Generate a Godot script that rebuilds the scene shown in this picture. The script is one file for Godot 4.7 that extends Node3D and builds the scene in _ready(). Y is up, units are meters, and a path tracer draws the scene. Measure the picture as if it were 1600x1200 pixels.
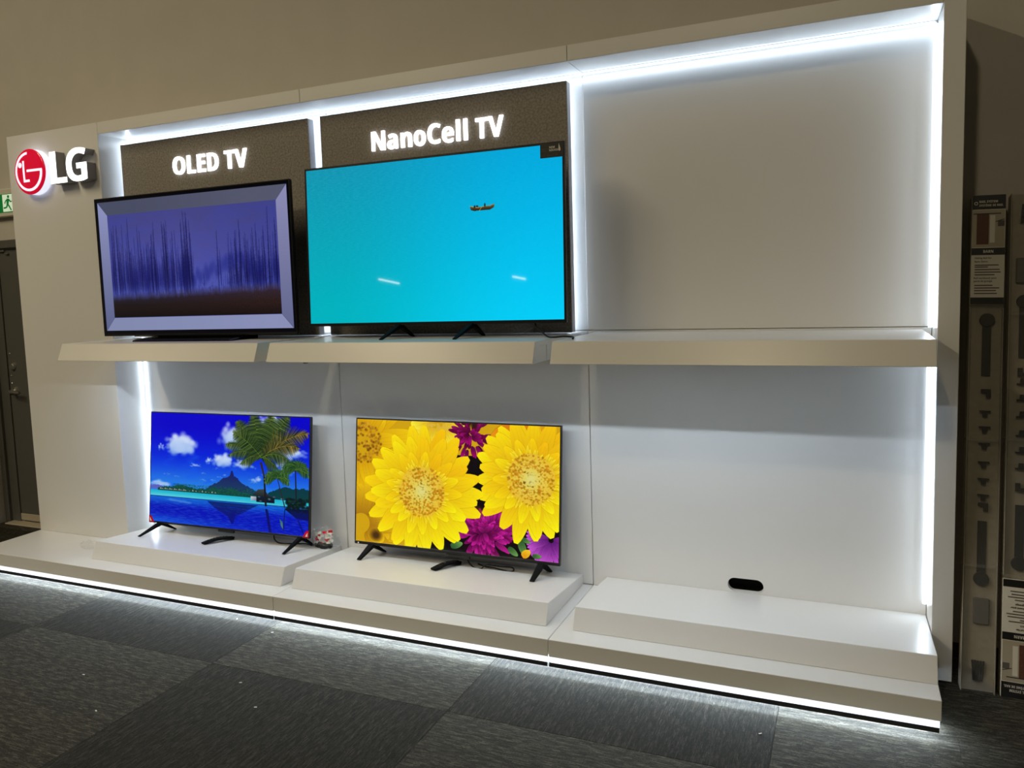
extends Node3D
# A shop display wall for televisions: white units with LED edge lighting on a dark carpet, in a tall warehouse shop.
# Metres, y up. The back panel of the display is z = 0, x runs along it to the right, z towards the viewer.

const WARM := Color(1.0, 0.93, 0.775)        # colour of the unseen ceiling lamps (sRGB)
const COOL := Color(0.86, 0.93, 1.0)          # colour of the LED strips
const NEUTRAL := Color(0.885, 0.945, 1.0)    # unseen LED tape under the shelves
const X_LEFT := -0.629      # outer side of the wide pylon
const X_IN := 0.2115        # inner side of the pylon
const SEAM_A := 1.753
const SEAM_B := 3.274
const X_RIGHT := 4.8036     # inner side of the end post
const X_END := 4.881
const Y_TOP := 2.8127
const Y_HEAD := 2.740
const Z_FRONT := 0.243
const Y_BASE := 0.1388
const Z_BASE := 0.7077
const WALL_Z := -0.2
const ROOM := [-13.0, 10.0, 24.0, 7.2]   # left, right, front, height

var rng := RandomNumberGenerator.new()
var taken := {}
var M := {}


# ---------------------------------------------------------------- shapes: lists of triangles, counter-clockwise from outside
func orient(t: PackedVector3Array) -> PackedVector3Array:
	var vol := 0.0
	for i in range(0, t.size(), 3):
		vol += t[i].dot(t[i + 1].cross(t[i + 2]))
	if vol < 0.0:
		for i in range(0, t.size(), 3):
			var k := t[i + 1]
			t[i + 1] = t[i + 2]
			t[i + 2] = k
	return t


func ccw(p: PackedVector2Array) -> PackedVector2Array:
	if Geometry2D.is_polygon_clockwise(p) :
		p.reverse()
	var area := 0.0
	for i in p.size():
		area += p[i].cross(p[(i + 1) % p.size()])
	if area < 0.0:
		p.reverse()
	return p


func chamfer(p: PackedVector2Array, c: float) -> PackedVector2Array:
	var out := PackedVector2Array()
	var n := p.size()
	for i in n:
		var a := (p[i] - p[(i + n - 1) % n]).normalized()
		var b := (p[(i + 1) % n] - p[i]).normalized()
		out.append(p[i] - a * c)
		out.append(p[i] + b * c)
	return out


func inset(p: PackedVector2Array, c: float) -> PackedVector2Array:
	var out := PackedVector2Array()
	var n := p.size()
	for i in n:
		var a := (p[i] - p[(i + n - 1) % n]).normalized()
		var b := (p[(i + 1) % n] - p[i]).normalized()
		var na := Vector2(-a.y, a.x)
		var nb := Vector2(-b.y, b.x)
		out.append(p[i] + (na + nb) / maxf(0.3, 1.0 + na.dot(nb)) * c)
	return out


func at_axis(axis: String, p: Vector2, h: float) -> Vector3:
	if axis == "x":
		return Vector3(h, p.y, p.x)
	if axis == "y":
		return Vector3(p.x, h, p.y)
	return Vector3(p.x, p.y, h)


# a profile pushed along an axis, with its end edges chamfered by c
func prism(profile: PackedVector2Array, axis: String, a: float, b: float, c := 0.0) -> PackedVector3Array:
	var p := ccw(profile)
	var rings := []
	if c > 0.0:
		var q := inset(p, c)
		rings = [[q, a], [p, a + c], [p, b - c], [q, b]]
	else:
		rings = [[p, a], [p, b]]
	var t := PackedVector3Array()
	var n := p.size()
	for r in rings.size() - 1:
		var lo: PackedVector2Array = rings[r][0]
		var hi: PackedVector2Array = rings[r + 1][0]
		for i in n:
			var j := (i + 1) % n
			var v0 := at_axis(axis, lo[i], rings[r][1])
			var v1 := at_axis(axis, lo[j], rings[r][1])
			var v2 := at_axis(axis, hi[j], rings[r + 1][1])
			var v3 := at_axis(axis, hi[i], rings[r + 1][1])
			t.append_array([v0, v1, v2, v0, v2, v3])
	var caps := [[rings[0][0], rings[0][1], true], [rings[-1][0], rings[-1][1], false]]
	for cap in caps:
		var q: PackedVector2Array = cap[0]
		var idx := Geometry2D.triangulate_polygon(q)
		for i in range(0, idx.size(), 3):
			var u := q[idx[i]]
			var v := q[idx[i + 1]]
			var w := q[idx[i + 2]]
			if ((v - u).cross(w - u) < 0.0) != cap[2]:
				var k := v
				v = w
				w = k
			t.append_array([at_axis(axis, u, cap[1]), at_axis(axis, v, cap[1]), at_axis(axis, w, cap[1])])
	return orient(t)


func rect(x0: float, y0: float, x1: float, y1: float) -> PackedVector2Array:
	return PackedVector2Array([Vector2(x0, y0), Vector2(x1, y0), Vector2(x1, y1), Vector2(x0, y1)])


func box(x0: float, y0: float, z0: float, x1: float, y1: float, z1: float, c := 0.0) -> PackedVector3Array:
	var p := rect(x0, y0, x1, y1)
	return prism(chamfer(p, c) if c > 0.0 else p, "z", z0, z1, c)


func round_rect(x0: float, y0: float, x1: float, y1: float, r: float, n := 6) -> PackedVector2Array:
	var out := PackedVector2Array()
	for k in 4:
		var cx := x1 - r if k == 0 or k == 3 else x0 + r
		var cy := y1 - r if k < 2 else y0 + r
		for i in n + 1:
			var a := (k + float(i) / n) * PI / 2.0
			out.append(Vector2(cx + cos(a) * r, cy + sin(a) * r))
	return out


func disc(cx: float, cy: float, r: float, n := 48) -> PackedVector2Array:
	var out := PackedVector2Array()
	for i in n:
		out.append(Vector2(cx + cos(TAU * i / n) * r, cy + sin(TAU * i / n) * r))
	return out


# a flat stroke of width w along a line of points
func stroke(pts: PackedVector2Array, w: float) -> PackedVector2Array:
	var a := PackedVector2Array()
	var b := PackedVector2Array()
	var n := pts.size()
	for i in n:
		var d0 := (pts[i] - pts[maxi(i - 1, 0)]).normalized()
		var d1 := (pts[mini(i + 1, n - 1)] - pts[i]).normalized()
		if i == 0:
			d0 = d1
		if i == n - 1:
			d1 = d0
		var n0 := Vector2(-d0.y, d0.x)
		var n1 := Vector2(-d1.y, d1.x)
		var m := (n0 + n1) / maxf(0.35, 1.0 + n0.dot(n1)) * w * 0.5
		a.append(pts[i] + m)
		b.append(pts[i] - m)
	b.reverse()
	a.append_array(b)
	return a


func tube(pts: PackedVector3Array, r: float, sides := 8) -> PackedVector3Array:
	var t := PackedVector3Array()
	var rings := []
	var side := Vector3.UP
	for i in pts.size():
		var d := (pts[mini(i + 1, pts.size() - 1)] - pts[maxi(i - 1, 0)]).normalized()
		side = side - d * side.dot(d)
		if side.length() < 0.01:
			side = d.cross(Vector3.RIGHT) if absf(d.x) < 0.9 else d.cross(Vector3.BACK)
		side = side.normalized()
		var up := d.cross(side)
		var ring := PackedVector3Array()
		for k in sides:
			var a := TAU * k / sides
			ring.append(pts[i] + (side * cos(a) + up * sin(a)) * r)
		rings.append(ring)
	for i in rings.size() - 1:
		for k in sides:
			var j := (k + 1) % sides
			t.append_array([rings[i][k], rings[i][j], rings[i + 1][j], rings[i][k], rings[i + 1][j], rings[i + 1][k]])
	for k in range(1, sides - 1):
		t.append_array([rings[0][0], rings[0][k + 1], rings[0][k]])
		t.append_array([rings[-1][0], rings[-1][k], rings[-1][k + 1]])
	return orient(t)


func curve(pts: Array, steps := 8) -> PackedVector3Array:
	var out := PackedVector3Array()
	for i in pts.size() - 1:
		var p0: Vector3 = pts[maxi(i - 1, 0)]
		var p1: Vector3 = pts[i]
		var p2: Vector3 = pts[i + 1]
		var p3: Vector3 = pts[mini(i + 2, pts.size() - 1)]
		for k in steps:
			out.append(p1.cubic_interpolate(p2, p0, p3, float(k) / steps))
	out.append(pts[-1])
	return out


# rings of (radius, height) turned about the y axis
func lathe(profile: Array, segs := 40) -> PackedVector3Array:
	var t := PackedVector3Array()
	for i in profile.size() - 1:
		var a: Vector2 = profile[i]
		var b: Vector2 = profile[i + 1]
		for k in segs:
			var u := TAU * k / segs
			var v := TAU * (k + 1) / segs
			var p0 := Vector3(cos(u) * a.x, a.y, sin(u) * a.x)
			var p1 := Vector3(cos(v) * a.x, a.y, sin(v) * a.x)
			var p2 := Vector3(cos(v) * b.x, b.y, sin(v) * b.x)
			var p3 := Vector3(cos(u) * b.x, b.y, sin(u) * b.x)
			if a.x > 1e-6:
				t.append_array([p0, p1, p2])
			if b.x > 1e-6:
				t.append_array([p0, p2, p3])
	return orient(t)


func moved(t: PackedVector3Array, by: Transform3D) -> PackedVector3Array:
	var out := PackedVector3Array()
	for v in t:
		out.append(by * v)
	return out


# ---------------------------------------------------------------- nodes
func mesh_of(t: PackedVector3Array, smooth := 0.0, uv := PackedVector2Array()) -> ArrayMesh:
	var n := t.size()
	var faces := PackedVector3Array()
	faces.resize(n / 3)
	for i in range(0, n, 3):
		faces[i / 3] = (t[i + 1] - t[i]).cross(t[i + 2] - t[i]).normalized()
	var nor := PackedVector3Array()
	nor.resize(n)
	if smooth <= 0.0:
		for i in n:
			nor[i] = faces[i / 3]
	else:
		var least := cos(deg_to_rad(smooth))
		var met := {}
		for i in n:
			var key := Vector3i((t[i] * 20000.0).round())
			if not met.has(key):
				met[key] = []
			met[key].append(i / 3)
		for i in n:
			var own := faces[i / 3]
			var sum := Vector3.ZERO
			for f in met[Vector3i((t[i] * 20000.0).round())]:
				if faces[f].dot(own) > least:
					sum += faces[f]
			nor[i] = sum.normalized() if sum.length() > 1e-6 else own
	var vs := PackedVector3Array()
	var ns := PackedVector3Array()
	var us := PackedVector2Array()
	for i in range(0, n, 3):      # Godot's front faces run clockwise
		for k in [0, 2, 1]:
			vs.append(t[i + k])
			ns.append(nor[i + k])
			if uv.size():
				us.append(uv[i + k])
	var arrays := []
	arrays.resize(Mesh.ARRAY_MAX)
	arrays[Mesh.ARRAY_VERTEX] = vs
	arrays[Mesh.ARRAY_NORMAL] = ns
	if uv.size():
		arrays[Mesh.ARRAY_TEX_UV] = us
	var m := ArrayMesh.new()
	m.add_surface_from_arrays(Mesh.PRIMITIVE_TRIANGLES, arrays)
	return m


func numbered(called: String) -> String:
	var k: int = taken.get(called, 0)
	taken[called] = k + 1
	return called if k == 0 else "%s_%03d" % [called, k]


func thing(called: String, label: String, category: String, at := Vector3.ZERO, group := "") -> Node3D:
	var o := Node3D.new()
	o.name = numbered(called)
	add_child(o)
	o.position = at
	return tag(o, label, category, group)


func tag(o: Node3D, label: String, category: String, group := "") -> Node3D:
	o.set_meta("label", label)
	o.set_meta("category", category)
	if group:
		o.set_meta("group", group)
	return o


# one named mesh; t is in the parent's own axes
func part(called: String, t: PackedVector3Array, m: Material, parent: Node3D, smooth := 0.0) -> MeshInstance3D:
	var o := MeshInstance3D.new()
	o.name = called
	o.mesh = mesh_of(t, smooth)
	o.material_override = m
	parent.add_child(o, true)
	return o


# the same with t in the scene's axes, for a parent that is only moved
func partw(called: String, t: PackedVector3Array, m: Material, parent: Node3D, smooth := 0.0) -> MeshInstance3D:
	return part(called, moved(t, Transform3D(Basis(), -parent.position)), m, parent, smooth)


func single(called: String, t: PackedVector3Array, m: Material, at: Vector3, label: String, category: String, group := "", smooth := 0.0) -> MeshInstance3D:
	var o := MeshInstance3D.new()
	o.name = numbered(called)
	o.mesh = mesh_of(moved(t, Transform3D(Basis(), -at)), smooth)
	o.material_override = m
	add_child(o)
	o.position = at
	tag(o, label, category, group)
	return o


func struct(called: String, t: PackedVector3Array, m: Material) -> MeshInstance3D:
	var o := MeshInstance3D.new()
	o.name = called
	o.mesh = mesh_of(t)
	o.material_override = m
	add_child(o)
	o.set_meta("kind", "structure")
	return o


# a flat picture: a quad in the parent's xy plane with its front towards +z
func picture(called: String, x0: float, y0: float, x1: float, y1: float, z: float, m: Material, parent: Node3D) -> MeshInstance3D:
	var o := MeshInstance3D.new()
	o.name = called
	var a := Vector3(x0, y0, z)
	var b := Vector3(x1, y0, z)
	var c := Vector3(x1, y1, z)
	var d := Vector3(x0, y1, z)
	o.mesh = mesh_of(PackedVector3Array([a, b, c, a, c, d]), 0.0, PackedVector2Array([Vector2(0, 1), Vector2(1, 1), Vector2(1, 0), Vector2(0, 1), Vector2(1, 0), Vector2(0, 0)]))
	o.material_override = m
	parent.add_child(o, true)
	return o


func area(called: String, at: Vector3, towards: Vector3, along: Vector3, w: float, h: float, color: Color, energy: float) -> void:
	var l := AreaLight3D.new()
	l.name = called
	add_child(l, true)
	var z := -towards.normalized()
	var x := along.normalized()
	l.transform = Transform3D(Basis(x, z.cross(x), z), at)
	l.area_size = Vector2(w, h)
	l.area_normalize_energy = false
	l.light_color = color
	l.light_energy = energy
	l.shadow_enabled = true


func glyph(text: String, bold: bool, depth: float) -> TextMesh:
	var f := SystemFont.new()
	f.font_names = PackedStringArray(["Droid Sans"])
	f.font_weight = 700 if bold else 400
	var m := TextMesh.new()
	m.font = f
	m.text = text
	m.font_size = 64
	m.pixel_size = 0.01
	m.depth = depth
	m.curve_step = 1.5
	m.horizontal_alignment = HORIZONTAL_ALIGNMENT_LEFT
	return m


# a word or letter set into a box in the parent's xy plane; its face is at z
func lettering(called: String, text: String, x0: float, y0: float, x1: float, y1: float, z: float, depth: float, m: Material, parent: Node3D, bold := true) -> MeshInstance3D:
	var g := glyph(text, bold, depth)
	var bb := g.get_aabb()
	var o := MeshInstance3D.new()
	o.name = called
	o.mesh = g
	o.material_override = m
	parent.add_child(o, true)
	o.scale = Vector3((x1 - x0) / maxf(bb.size.x, 1e-4), (y1 - y0) / maxf(bb.size.y, 1e-4), 1.0)
	o.position = Vector3(x0 - bb.position.x * o.scale.x, y0 - bb.position.y * o.scale.y, z - (bb.position.z + bb.size.z))
	return o


# ---------------------------------------------------------------- materials
func mat(c: Color, rough := 0.6, metal := 0.0, spec := 0.5) -> StandardMaterial3D:
	var m := StandardMaterial3D.new()
	m.albedo_color = c
	m.roughness = rough
	m.metallic = metal
	m.metallic_specular = spec
	return m


func glow(c: Color, energy: float) -> StandardMaterial3D:
	var m := mat(Color(0.9, 0.9, 0.9), 0.4)
	m.emission_enabled = true
	m.emission = c
	m.emission_energy_multiplier = energy
	return m


func noise_tex(freq: float, lo: Color, hi: Color, size := 512, octaves := 4, noise_seed := 1) -> NoiseTexture2D:
	var n := FastNoiseLite.new()
	n.seed = noise_seed
	n.noise_type = FastNoiseLite.TYPE_SIMPLEX_SMOOTH
	n.frequency = freq
	n.fractal_octaves = octaves
	var g := Gradient.new()
	g.set_color(0, lo)
	g.set_color(1, hi)
	var t := NoiseTexture2D.new()
	t.width = size
	t.height = size
	t.seamless = true
	t.noise = n
	t.color_ramp = g
	return t


func triplanar(m: StandardMaterial3D, t: Texture2D, metres: float) -> StandardMaterial3D:
	m.albedo_texture = t
	m.uv1_triplanar = true
	m.uv1_world_triplanar = true
	m.uv1_scale = Vector3.ONE / metres
	return m


# loop pile in ribs: every rib is a run of short tufts of lighter and darker yarn
func carpet(light: float, contrast: float, use_seed: int) -> StandardMaterial3D:
	var n := 1024
	var r := RandomNumberGenerator.new()
	r.seed = use_seed
	var col := PackedByteArray()
	col.resize(n * n * 3)
	var hgt := PackedByteArray()
	hgt.resize(n * n)
	var slow := FastNoiseLite.new()
	slow.seed = use_seed
	slow.frequency = 0.012
	var rib := 0
	var y := 0
	while y < n:
		var wide := r.randi_range(2, 5)
		var tone := r.randf_range(-0.25, 0.25)
		var x := 0
		while x < n:
			var run := r.randi_range(3, 10) if r.randf() < 0.7 else r.randi_range(12, 60)
			var v := clampf(0.42 + tone * 0.6 + r.randf_range(-0.36, 0.36) + slow.get_noise_2d(x * 0.6, y * 2.5) * 0.5, 0.0, 1.0)
			v = v * v * contrast + light
			for xx in range(x, mini(x + run, n)):
				var g := r.randf_range(0.7, 1.3)
				for yy in range(y, mini(y + wide, n)):
					var edge := 0.62 if yy == y else 1.0  # groove between ribs darkened in the colour, as shade
					var k := (yy * n + xx)
					var b := v * g * edge * r.randf_range(0.75, 1.25)
					col[k * 3] = clampi(int(255.0 * pow(b * 0.95, 0.4545)), 0, 255)
					col[k * 3 + 1] = clampi(int(255.0 * pow(b * 0.87, 0.4545)), 0, 255)
					col[k * 3 + 2] = clampi(int(255.0 * pow(b * 0.62, 0.4545)), 0, 255)
					hgt[k] = clampi(int((0.35 if yy == y else 0.75) * 255.0 * r.randf_range(0.8, 1.2)), 0, 255)
			x += run
		y += wide
		rib += 1
	var m := mat(Color.WHITE, 0.95, 0.0, 0.2)
	m.albedo_texture = ImageTexture.create_from_image(Image.create_from_data(n, n, false, Image.FORMAT_RGB8, col))
	m.heightmap_enabled = true
	m.heightmap_texture = ImageTexture.create_from_image(Image.create_from_data(n, n, false, Image.FORMAT_L8, hgt))
	m.heightmap_scale = 0.2
	m.uv1_scale = Vector3(2, 2, 1)
	return m


func make_materials() -> void:
	M.white = mat(Color(0.885, 0.88, 0.87), 0.3)                  # laminated board
	M.wall = triplanar(mat(Color(0.745, 0.725, 0.69), 0.75), noise_tex(0.01, Color(0.975, 0.975, 0.975), Color(1, 1, 1)), 1.7)
	M.ceiling = mat(Color(0.55, 0.54, 0.52), 0.9)
	M.slab = mat(Color(0.16, 0.15, 0.14), 0.95)
	M.black = mat(Color(0.035, 0.035, 0.04), 0.35)
	M.opal = mat(Color(0.95, 0.95, 0.95, 0.55), 0.6)                # unseen frosted shelf cover: part of the light passes, part is scattered
	M.opal.transparency = BaseMaterial3D.TRANSPARENCY_ALPHA
	M.opal.backlight_enabled = true
	M.opal.backlight = Color(1, 1, 1)
	M.black_matte = mat(Color(0.035, 0.035, 0.038), 0.75, 0.0, 0.25)
	M.black_gloss = mat(Color(0.02, 0.02, 0.024), 0.12)
	M.rubber = mat(Color(0.05, 0.047, 0.045), 0.8)
	M.dark_metal = mat(Color(0.06, 0.058, 0.055), 0.5, 0.0, 0.4)
	M.steel = mat(Color(0.72, 0.71, 0.68), 0.3, 0.9)
	M.door = mat(Color(0.33, 0.325, 0.305), 0.5)
	M.sill = mat(Color(0.66, 0.62, 0.54), 0.6)
	M.letter = glow(Color(1.0, 1.0, 1.0), 2.2)
	M.led = glow(COOL, 2.6)
	M.band = glow(Color(0.9, 0.93, 1.0), 1.15)
	M.lamp = glow(WARM, 6.0)
	M.tube = glow(Color(1.0, 0.97, 0.92), 14.0)
	M.letter_side = mat(Color(0.6, 0.59, 0.6), 0.45)
	M.red = mat(Color(0.78, 0.03, 0.13), 0.18)
	M.red_lit = mat(Color(0.78, 0.03, 0.13), 0.18)                # lit from inside
	M.red_lit.emission_enabled = true
	M.red_lit.emission = Color(0.86, 0.05, 0.22)
	M.red_lit.emission_energy_multiplier = 0.55
	M.halo = glow(Color(0.88, 0.90, 1.0), 0.95)
	M.board = triplanar(mat(Color(0.64, 0.615, 0.585), 0.85, 0.0, 0.3), noise_tex(0.055, Color(0.72, 0.72, 0.72), Color(1, 0.99, 0.97), 512, 5, 4), 0.42)
	M.board_edge = mat(Color(0.72, 0.72, 0.74), 0.6)
	M.film = mat(Color(0.95, 0.95, 0.93, 0.06), 0.14)
	M.film.transparency = BaseMaterial3D.TRANSPARENCY_ALPHA
	M.carton = triplanar(mat(Color(0.62, 0.59, 0.52), 0.7), noise_tex(0.03, Color(0.9, 0.9, 0.9), Color(1, 1, 1), 256, 3, 9), 0.3)
	M.paper = mat(Color(0.85, 0.83, 0.78), 0.7)
	M.card_black = mat(Color(0.05, 0.05, 0.05), 0.5)
	M.print_grey = mat(Color(0.33, 0.32, 0.3), 0.7)
	M.wood = triplanar(mat(Color(0.42, 0.25, 0.17), 0.6), noise_tex(0.02, Color(0.7, 0.7, 0.7), Color(1, 1, 1), 256, 4, 3), 0.05)
	M.green = mat(Color(0.04, 0.42, 0.19), 0.4)
	M.green.emission_enabled = true
	M.green.emission = Color(0.04, 0.5, 0.22)
	M.green.emission_energy_multiplier = 0.35
	M.sign_white = glow(Color(0.8, 0.95, 0.8), 0.45)
	M.sign_case = mat(Color(0.8, 0.78, 0.72), 0.5)
	M.carpet_pile_lit = carpet(0.028, 0.112, 11)  # pile that looks lit from its direction, put into the colour
	M.carpet_pile_shaded = carpet(0.018, 0.056, 23)  # same carpet turned: the pile's shaded look is put into the colour


# ---------------------------------------------------------------- pictures shown on the screens
class Canvas:
	var w: int
	var h: int
	var d: PackedByteArray

	func _init(ww: int, hh: int) -> void:
		w = ww
		h = hh
		d = PackedByteArray()
		d.resize(w * h * 3)

	func put(x: int, y: int, c: Color, a: float) -> void:
		if x < 0 or y < 0 or x >= w or y >= h or a <= 0.0:
			return
		var k := (y * w + x) * 3
		var b := 1.0 - a
		d[k] = int(d[k] * b + c.r8 * a)
		d[k + 1] = int(d[k + 1] * b + c.g8 * a)
		d[k + 2] = int(d[k + 2] * b + c.b8 * a)

	func shade(f: Callable, v0 := 0.0, v1 := 1.0) -> void:
		for y in range(int(v0 * h), int(v1 * h)):
			for x in w:
				var c: Color = f.call((x + 0.5) / w, (y + 0.5) / h)
				var k := (y * w + x) * 3
				d[k] = c.r8
				d[k + 1] = c.g8
				d[k + 2] = c.b8

	# polygon in 0..1 coordinates, colour running from a (first point's end) to b along dir
	func poly(p: PackedVector2Array, a: Color, b: Color, from: Vector2, to: Vector2, alpha := 1.0) -> void:
		var lo := 1e9
		var hi := -1e9
		for q in p:
			lo = minf(lo, q.y)
			hi = maxf(hi, q.y)
		var n := p.size()
		var ax := to - from
		var ll := maxf(ax.length_squared(), 1e-9)
		for y in range(maxi(0, int(lo * h)), mini(h, int(hi * h) + 1)):
			var v := (y + 0.5) / h
			var xs := []
			for i in n:
				var s := p[i]
				var e := p[(i + 1) % n]
				if (s.y <= v) != (e.y <= v):
					xs.append(s.x + (e.x - s.x) * (v - s.y) / (e.y - s.y))
			xs.sort()
			for i in range(0, xs.size() - 1, 2):
				var x0: float = xs[i] * w
				var x1: float = xs[i + 1] * w
				for x in range(int(floor(x0)), int(floor(x1)) + 1):
					var cover := minf(x + 1.0, x1) - maxf(float(x), x0)
					var k := clampf((Vector2((x + 0.5) / w, v) - from).dot(ax) / ll, 0.0, 1.0)
					put(x, y, a.lerp(b, k), alpha * clampf(cover, 0.0, 1.0))

	# a thin line; widths in pixels
	func line(p: Vector2, q: Vector2, w0: float, w1: float, c: Color, a0 := 1.0, a1 := 1.0) -> void:
		var s := Vector2(p.x * w, p.y * h)
		var e := Vector2(q.x * w, q.y * h)
		var steep := absf(e.y - s.y) > absf(e.x - s.x)
		var n := int(maxf(absf(e.y - s.y), absf(e.x - s.x))) + 1
		for i in n + 1:
			var t := float(i) / n
			var m := s.lerp(e, t)
			var half := lerpf(w0, w1, t) * 0.5
			var al := lerpf(a0, a1, t)
			var mid := m.x if steep else m.y
			for k in range(int(floor(mid - half)), int(floor(mid + half)) + 1):
				var cover := clampf(minf(k + 1.0, mid + half) - maxf(float(k), mid - half), 0.0, 1.0)
				if steep:
					put(k, int(m.y), c, al * cover)
				else:
					put(int(m.x), k, c, al * cover)

	func dot(p: Vector2, rx: float, ry: float, c: Color, a := 1.0, soft := 0.3) -> void:
		for y in range(int((p.y - ry) * h), int((p.y + ry) * h) + 1):
			for x in range(int((p.x - rx) * w), int((p.x + rx) * w) + 1):
				var q := Vector2(((x + 0.5) / w - p.x) / rx, ((y + 0.5) / h - p.y) / ry).length()
				if q < 1.0:
					put(x, y, c, a * clampf((1.0 - q) / soft, 0.0, 1.0))

	func texture() -> ImageTexture:
		return ImageTexture.create_from_image(Image.create_from_data(w, h, false, Image.FORMAT_RGB8, d))


func C(r: int, g: int, b: int) -> Color:
	return Color8(r, g, b)


func screen_mat(t: Texture2D, rough: float, energy := 1.0) -> StandardMaterial3D:
	var m := mat(Color(0.01, 0.01, 0.01), rough)
	m.emission_enabled = true
	m.emission = Color.WHITE
	m.emission_texture = t
	m.emission_operator = BaseMaterial3D.EMISSION_OP_MULTIPLY
	m.emission_energy_multiplier = energy
	return m


# bare dead trees in blue mist over a brown meadow, inside a drawn grey picture frame
func paint_forest() -> ImageTexture:
	var r := RandomNumberGenerator.new()
	r.seed = 5
	var cv := Canvas.new(1024, 576)
	var nz := FastNoiseLite.new()
	nz.seed = 8
	nz.frequency = 2.2
	var a := Vector2(0.064, 0.120)
	var b := Vector2(0.937, 0.878)
	cv.shade(func(u: float, v: float) -> Color:
		var p := (Vector2(u, v) - a) / (b - a)
		var n := nz.get_noise_2d(p.x * 2.0, p.y * 3.0)
		var c := C(68, 68, 132).lerp(C(78, 82, 168), clampf(p.y * 1.5 + n * 0.3, 0.0, 1.0))
		c = c.lerp(C(56, 62, 140), clampf(absf(p.x - 0.45) * 0.9 + n * 0.3, 0.0, 0.8))
		c = c.lerp(C(72, 84, 168), clampf((p.y - 0.5) * 2.2, 0.0, 0.6))
		return c)
	var P := func(x: float, y: float) -> Vector2: return a + Vector2(x, y) * (b - a)
	# far wood: rank behind rank of bare trunks sinking into the mist
	for i in 120:
		var hx := r.randf_range(0.5, 0.8)
		cv.dot(P.call(hx, 0.66 - 0.16 * clampf((hx - 0.5) / 0.25, 0.0, 1.0) + r.randf_range(-0.05, 0.06)), 0.012, 0.05, C(48, 54, 140), 0.4, 1.0)
	for rank in 3:
		for i in [260, 200, 120][rank]:
			var x := r.randf()
			var in_gap := x > 0.515 and x < 0.72
			var crest := 0.34 if x < 0.515 else lerpf(0.62, 0.40, clampf((x - 0.62) / 0.16, 0.0, 1.0))
			if in_gap and rank > 0 and r.randf() < 0.9:
				continue
			var top := crest + r.randf_range(-0.02, 0.2) + 0.08 * (1 - rank)
			if rank == 2:
				top = crest + r.randf_range(-0.26, 0.12)
			tree(cv, P, r, x, top, 0.72 + r.randf() * 0.08, [0.3, 0.5, 0.72][rank])
	for i in 60:
		var x := r.randf()
		if x > 0.52 and x < 0.76:
			continue
		cv.dot(P.call(x, r.randf_range(0.5, 0.68)), 0.02, 0.11, C(20, 22, 98), 0.3, 1.0)
	for q in [[0.03, 0.1], [0.05, 0.12], [0.125, 0.04], [0.2, 0.17], [0.245, 0.28], [0.285, 0.16], [0.36, 0.12], [0.40, 0.2], [0.455, 0.1], [0.475, 0.02], [0.49, 0.03], [0.51, 0.22], [0.66, 0.22], [0.76, 0.3], [0.79, 0.14], [0.82, 0.3], [0.865, 0.22], [0.91, 0.3], [0.945, 0.05], [0.985, 0.15]]:
		tree(cv, P, r, q[0], q[1], 0.79, 0.95)
	# meadow
	var grass := FastNoiseLite.new()
	grass.seed = 3
	grass.frequency = 0.9
	for y in range(int((a.y + 0.72 * (b.y - a.y)) * cv.h), int(b.y * cv.h)):
		for x in range(int(a.x * cv.w), int(b.x * cv.w)):
			var p := (Vector2((x + 0.5) / cv.w, (y + 0.5) / cv.h) - a) / (b - a)
			var k := clampf((p.y - 0.735 - 0.05 * (0.5 - p.x) + 0.02 * grass.get_noise_2d(p.x * 30.0, 0.0)) * 12.0, 0.0, 1.0)
			var g := 0.5 + 0.5 * grass.get_noise_2d(p.x * 160.0, p.y * 34.0)
			var c := C(40, 38, 66).lerp(C(26, 20, 22), clampf((p.y - 0.76) * 8.0, 0.0, 1.0)).lerp(C(64, 36, 30), g * clampf(p.x * 0.9, 0.1, 0.8))
			c = c.lerp(C(12, 8, 10), clampf((p.y - 0.9) * 6.0, 0.0, 0.6))
			cv.put(x, y, c, k)
	for i in 26:
		var x := r.randf_range(0.3, 1.0)
		cv.line(P.call(x, 0.78), P.call(x, r.randf_range(0.74, 0.77)), 1.0, 0.6, C(150, 140, 160), 0.5, 0.3)
	# drawn frame around the picture
	var o0 := Vector2(0.013, 0.022)
	var o1 := Vector2(0.989, 0.974)
	var edge := func(p: Array, c: Color, e: Color, s: Vector2, t: Vector2) -> void:
		cv.poly(PackedVector2Array(p), c, e, s, t)
	cv.poly(rect(0, 0, 1, o0.y), C(4, 4, 8), C(4, 4, 8), Vector2.ZERO, Vector2.ONE)
	cv.poly(rect(0, o1.y, 1, 1), C(4, 4, 10), C(4, 4, 10), Vector2.ZERO, Vector2.ONE)
	cv.poly(rect(0, 0, o0.x, 1), C(4, 4, 8), C(4, 4, 8), Vector2.ZERO, Vector2.ONE)
	cv.poly(rect(o1.x, 0, 1, 1), C(4, 4, 8), C(4, 4, 8), Vector2.ZERO, Vector2.ONE)
	edge.call([o0, Vector2(o1.x, o0.y), Vector2(b.x, a.y), a], C(72, 76, 98), C(84, 86, 108), Vector2(0.2, 0), Vector2(0.8, 0))
	edge.call([o0, a, Vector2(a.x, b.y), Vector2(o0.x, o1.y)], C(136, 142, 184), C(92, 98, 136), Vector2(0, 0.1), Vector2(0, 0.95))
	edge.call([Vector2(o1.x, o0.y), o1, b, Vector2(b.x, a.y)], C(138, 138, 178), C(98, 102, 140), Vector2(0, 0.05), Vector2(0, 0.95))
	edge.call([Vector2(o0.x, o1.y), Vector2(a.x, b.y), b, o1], C(128, 136, 172), C(136, 142, 182), Vector2(0.1, 0), Vector2(0.9, 0))
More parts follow.
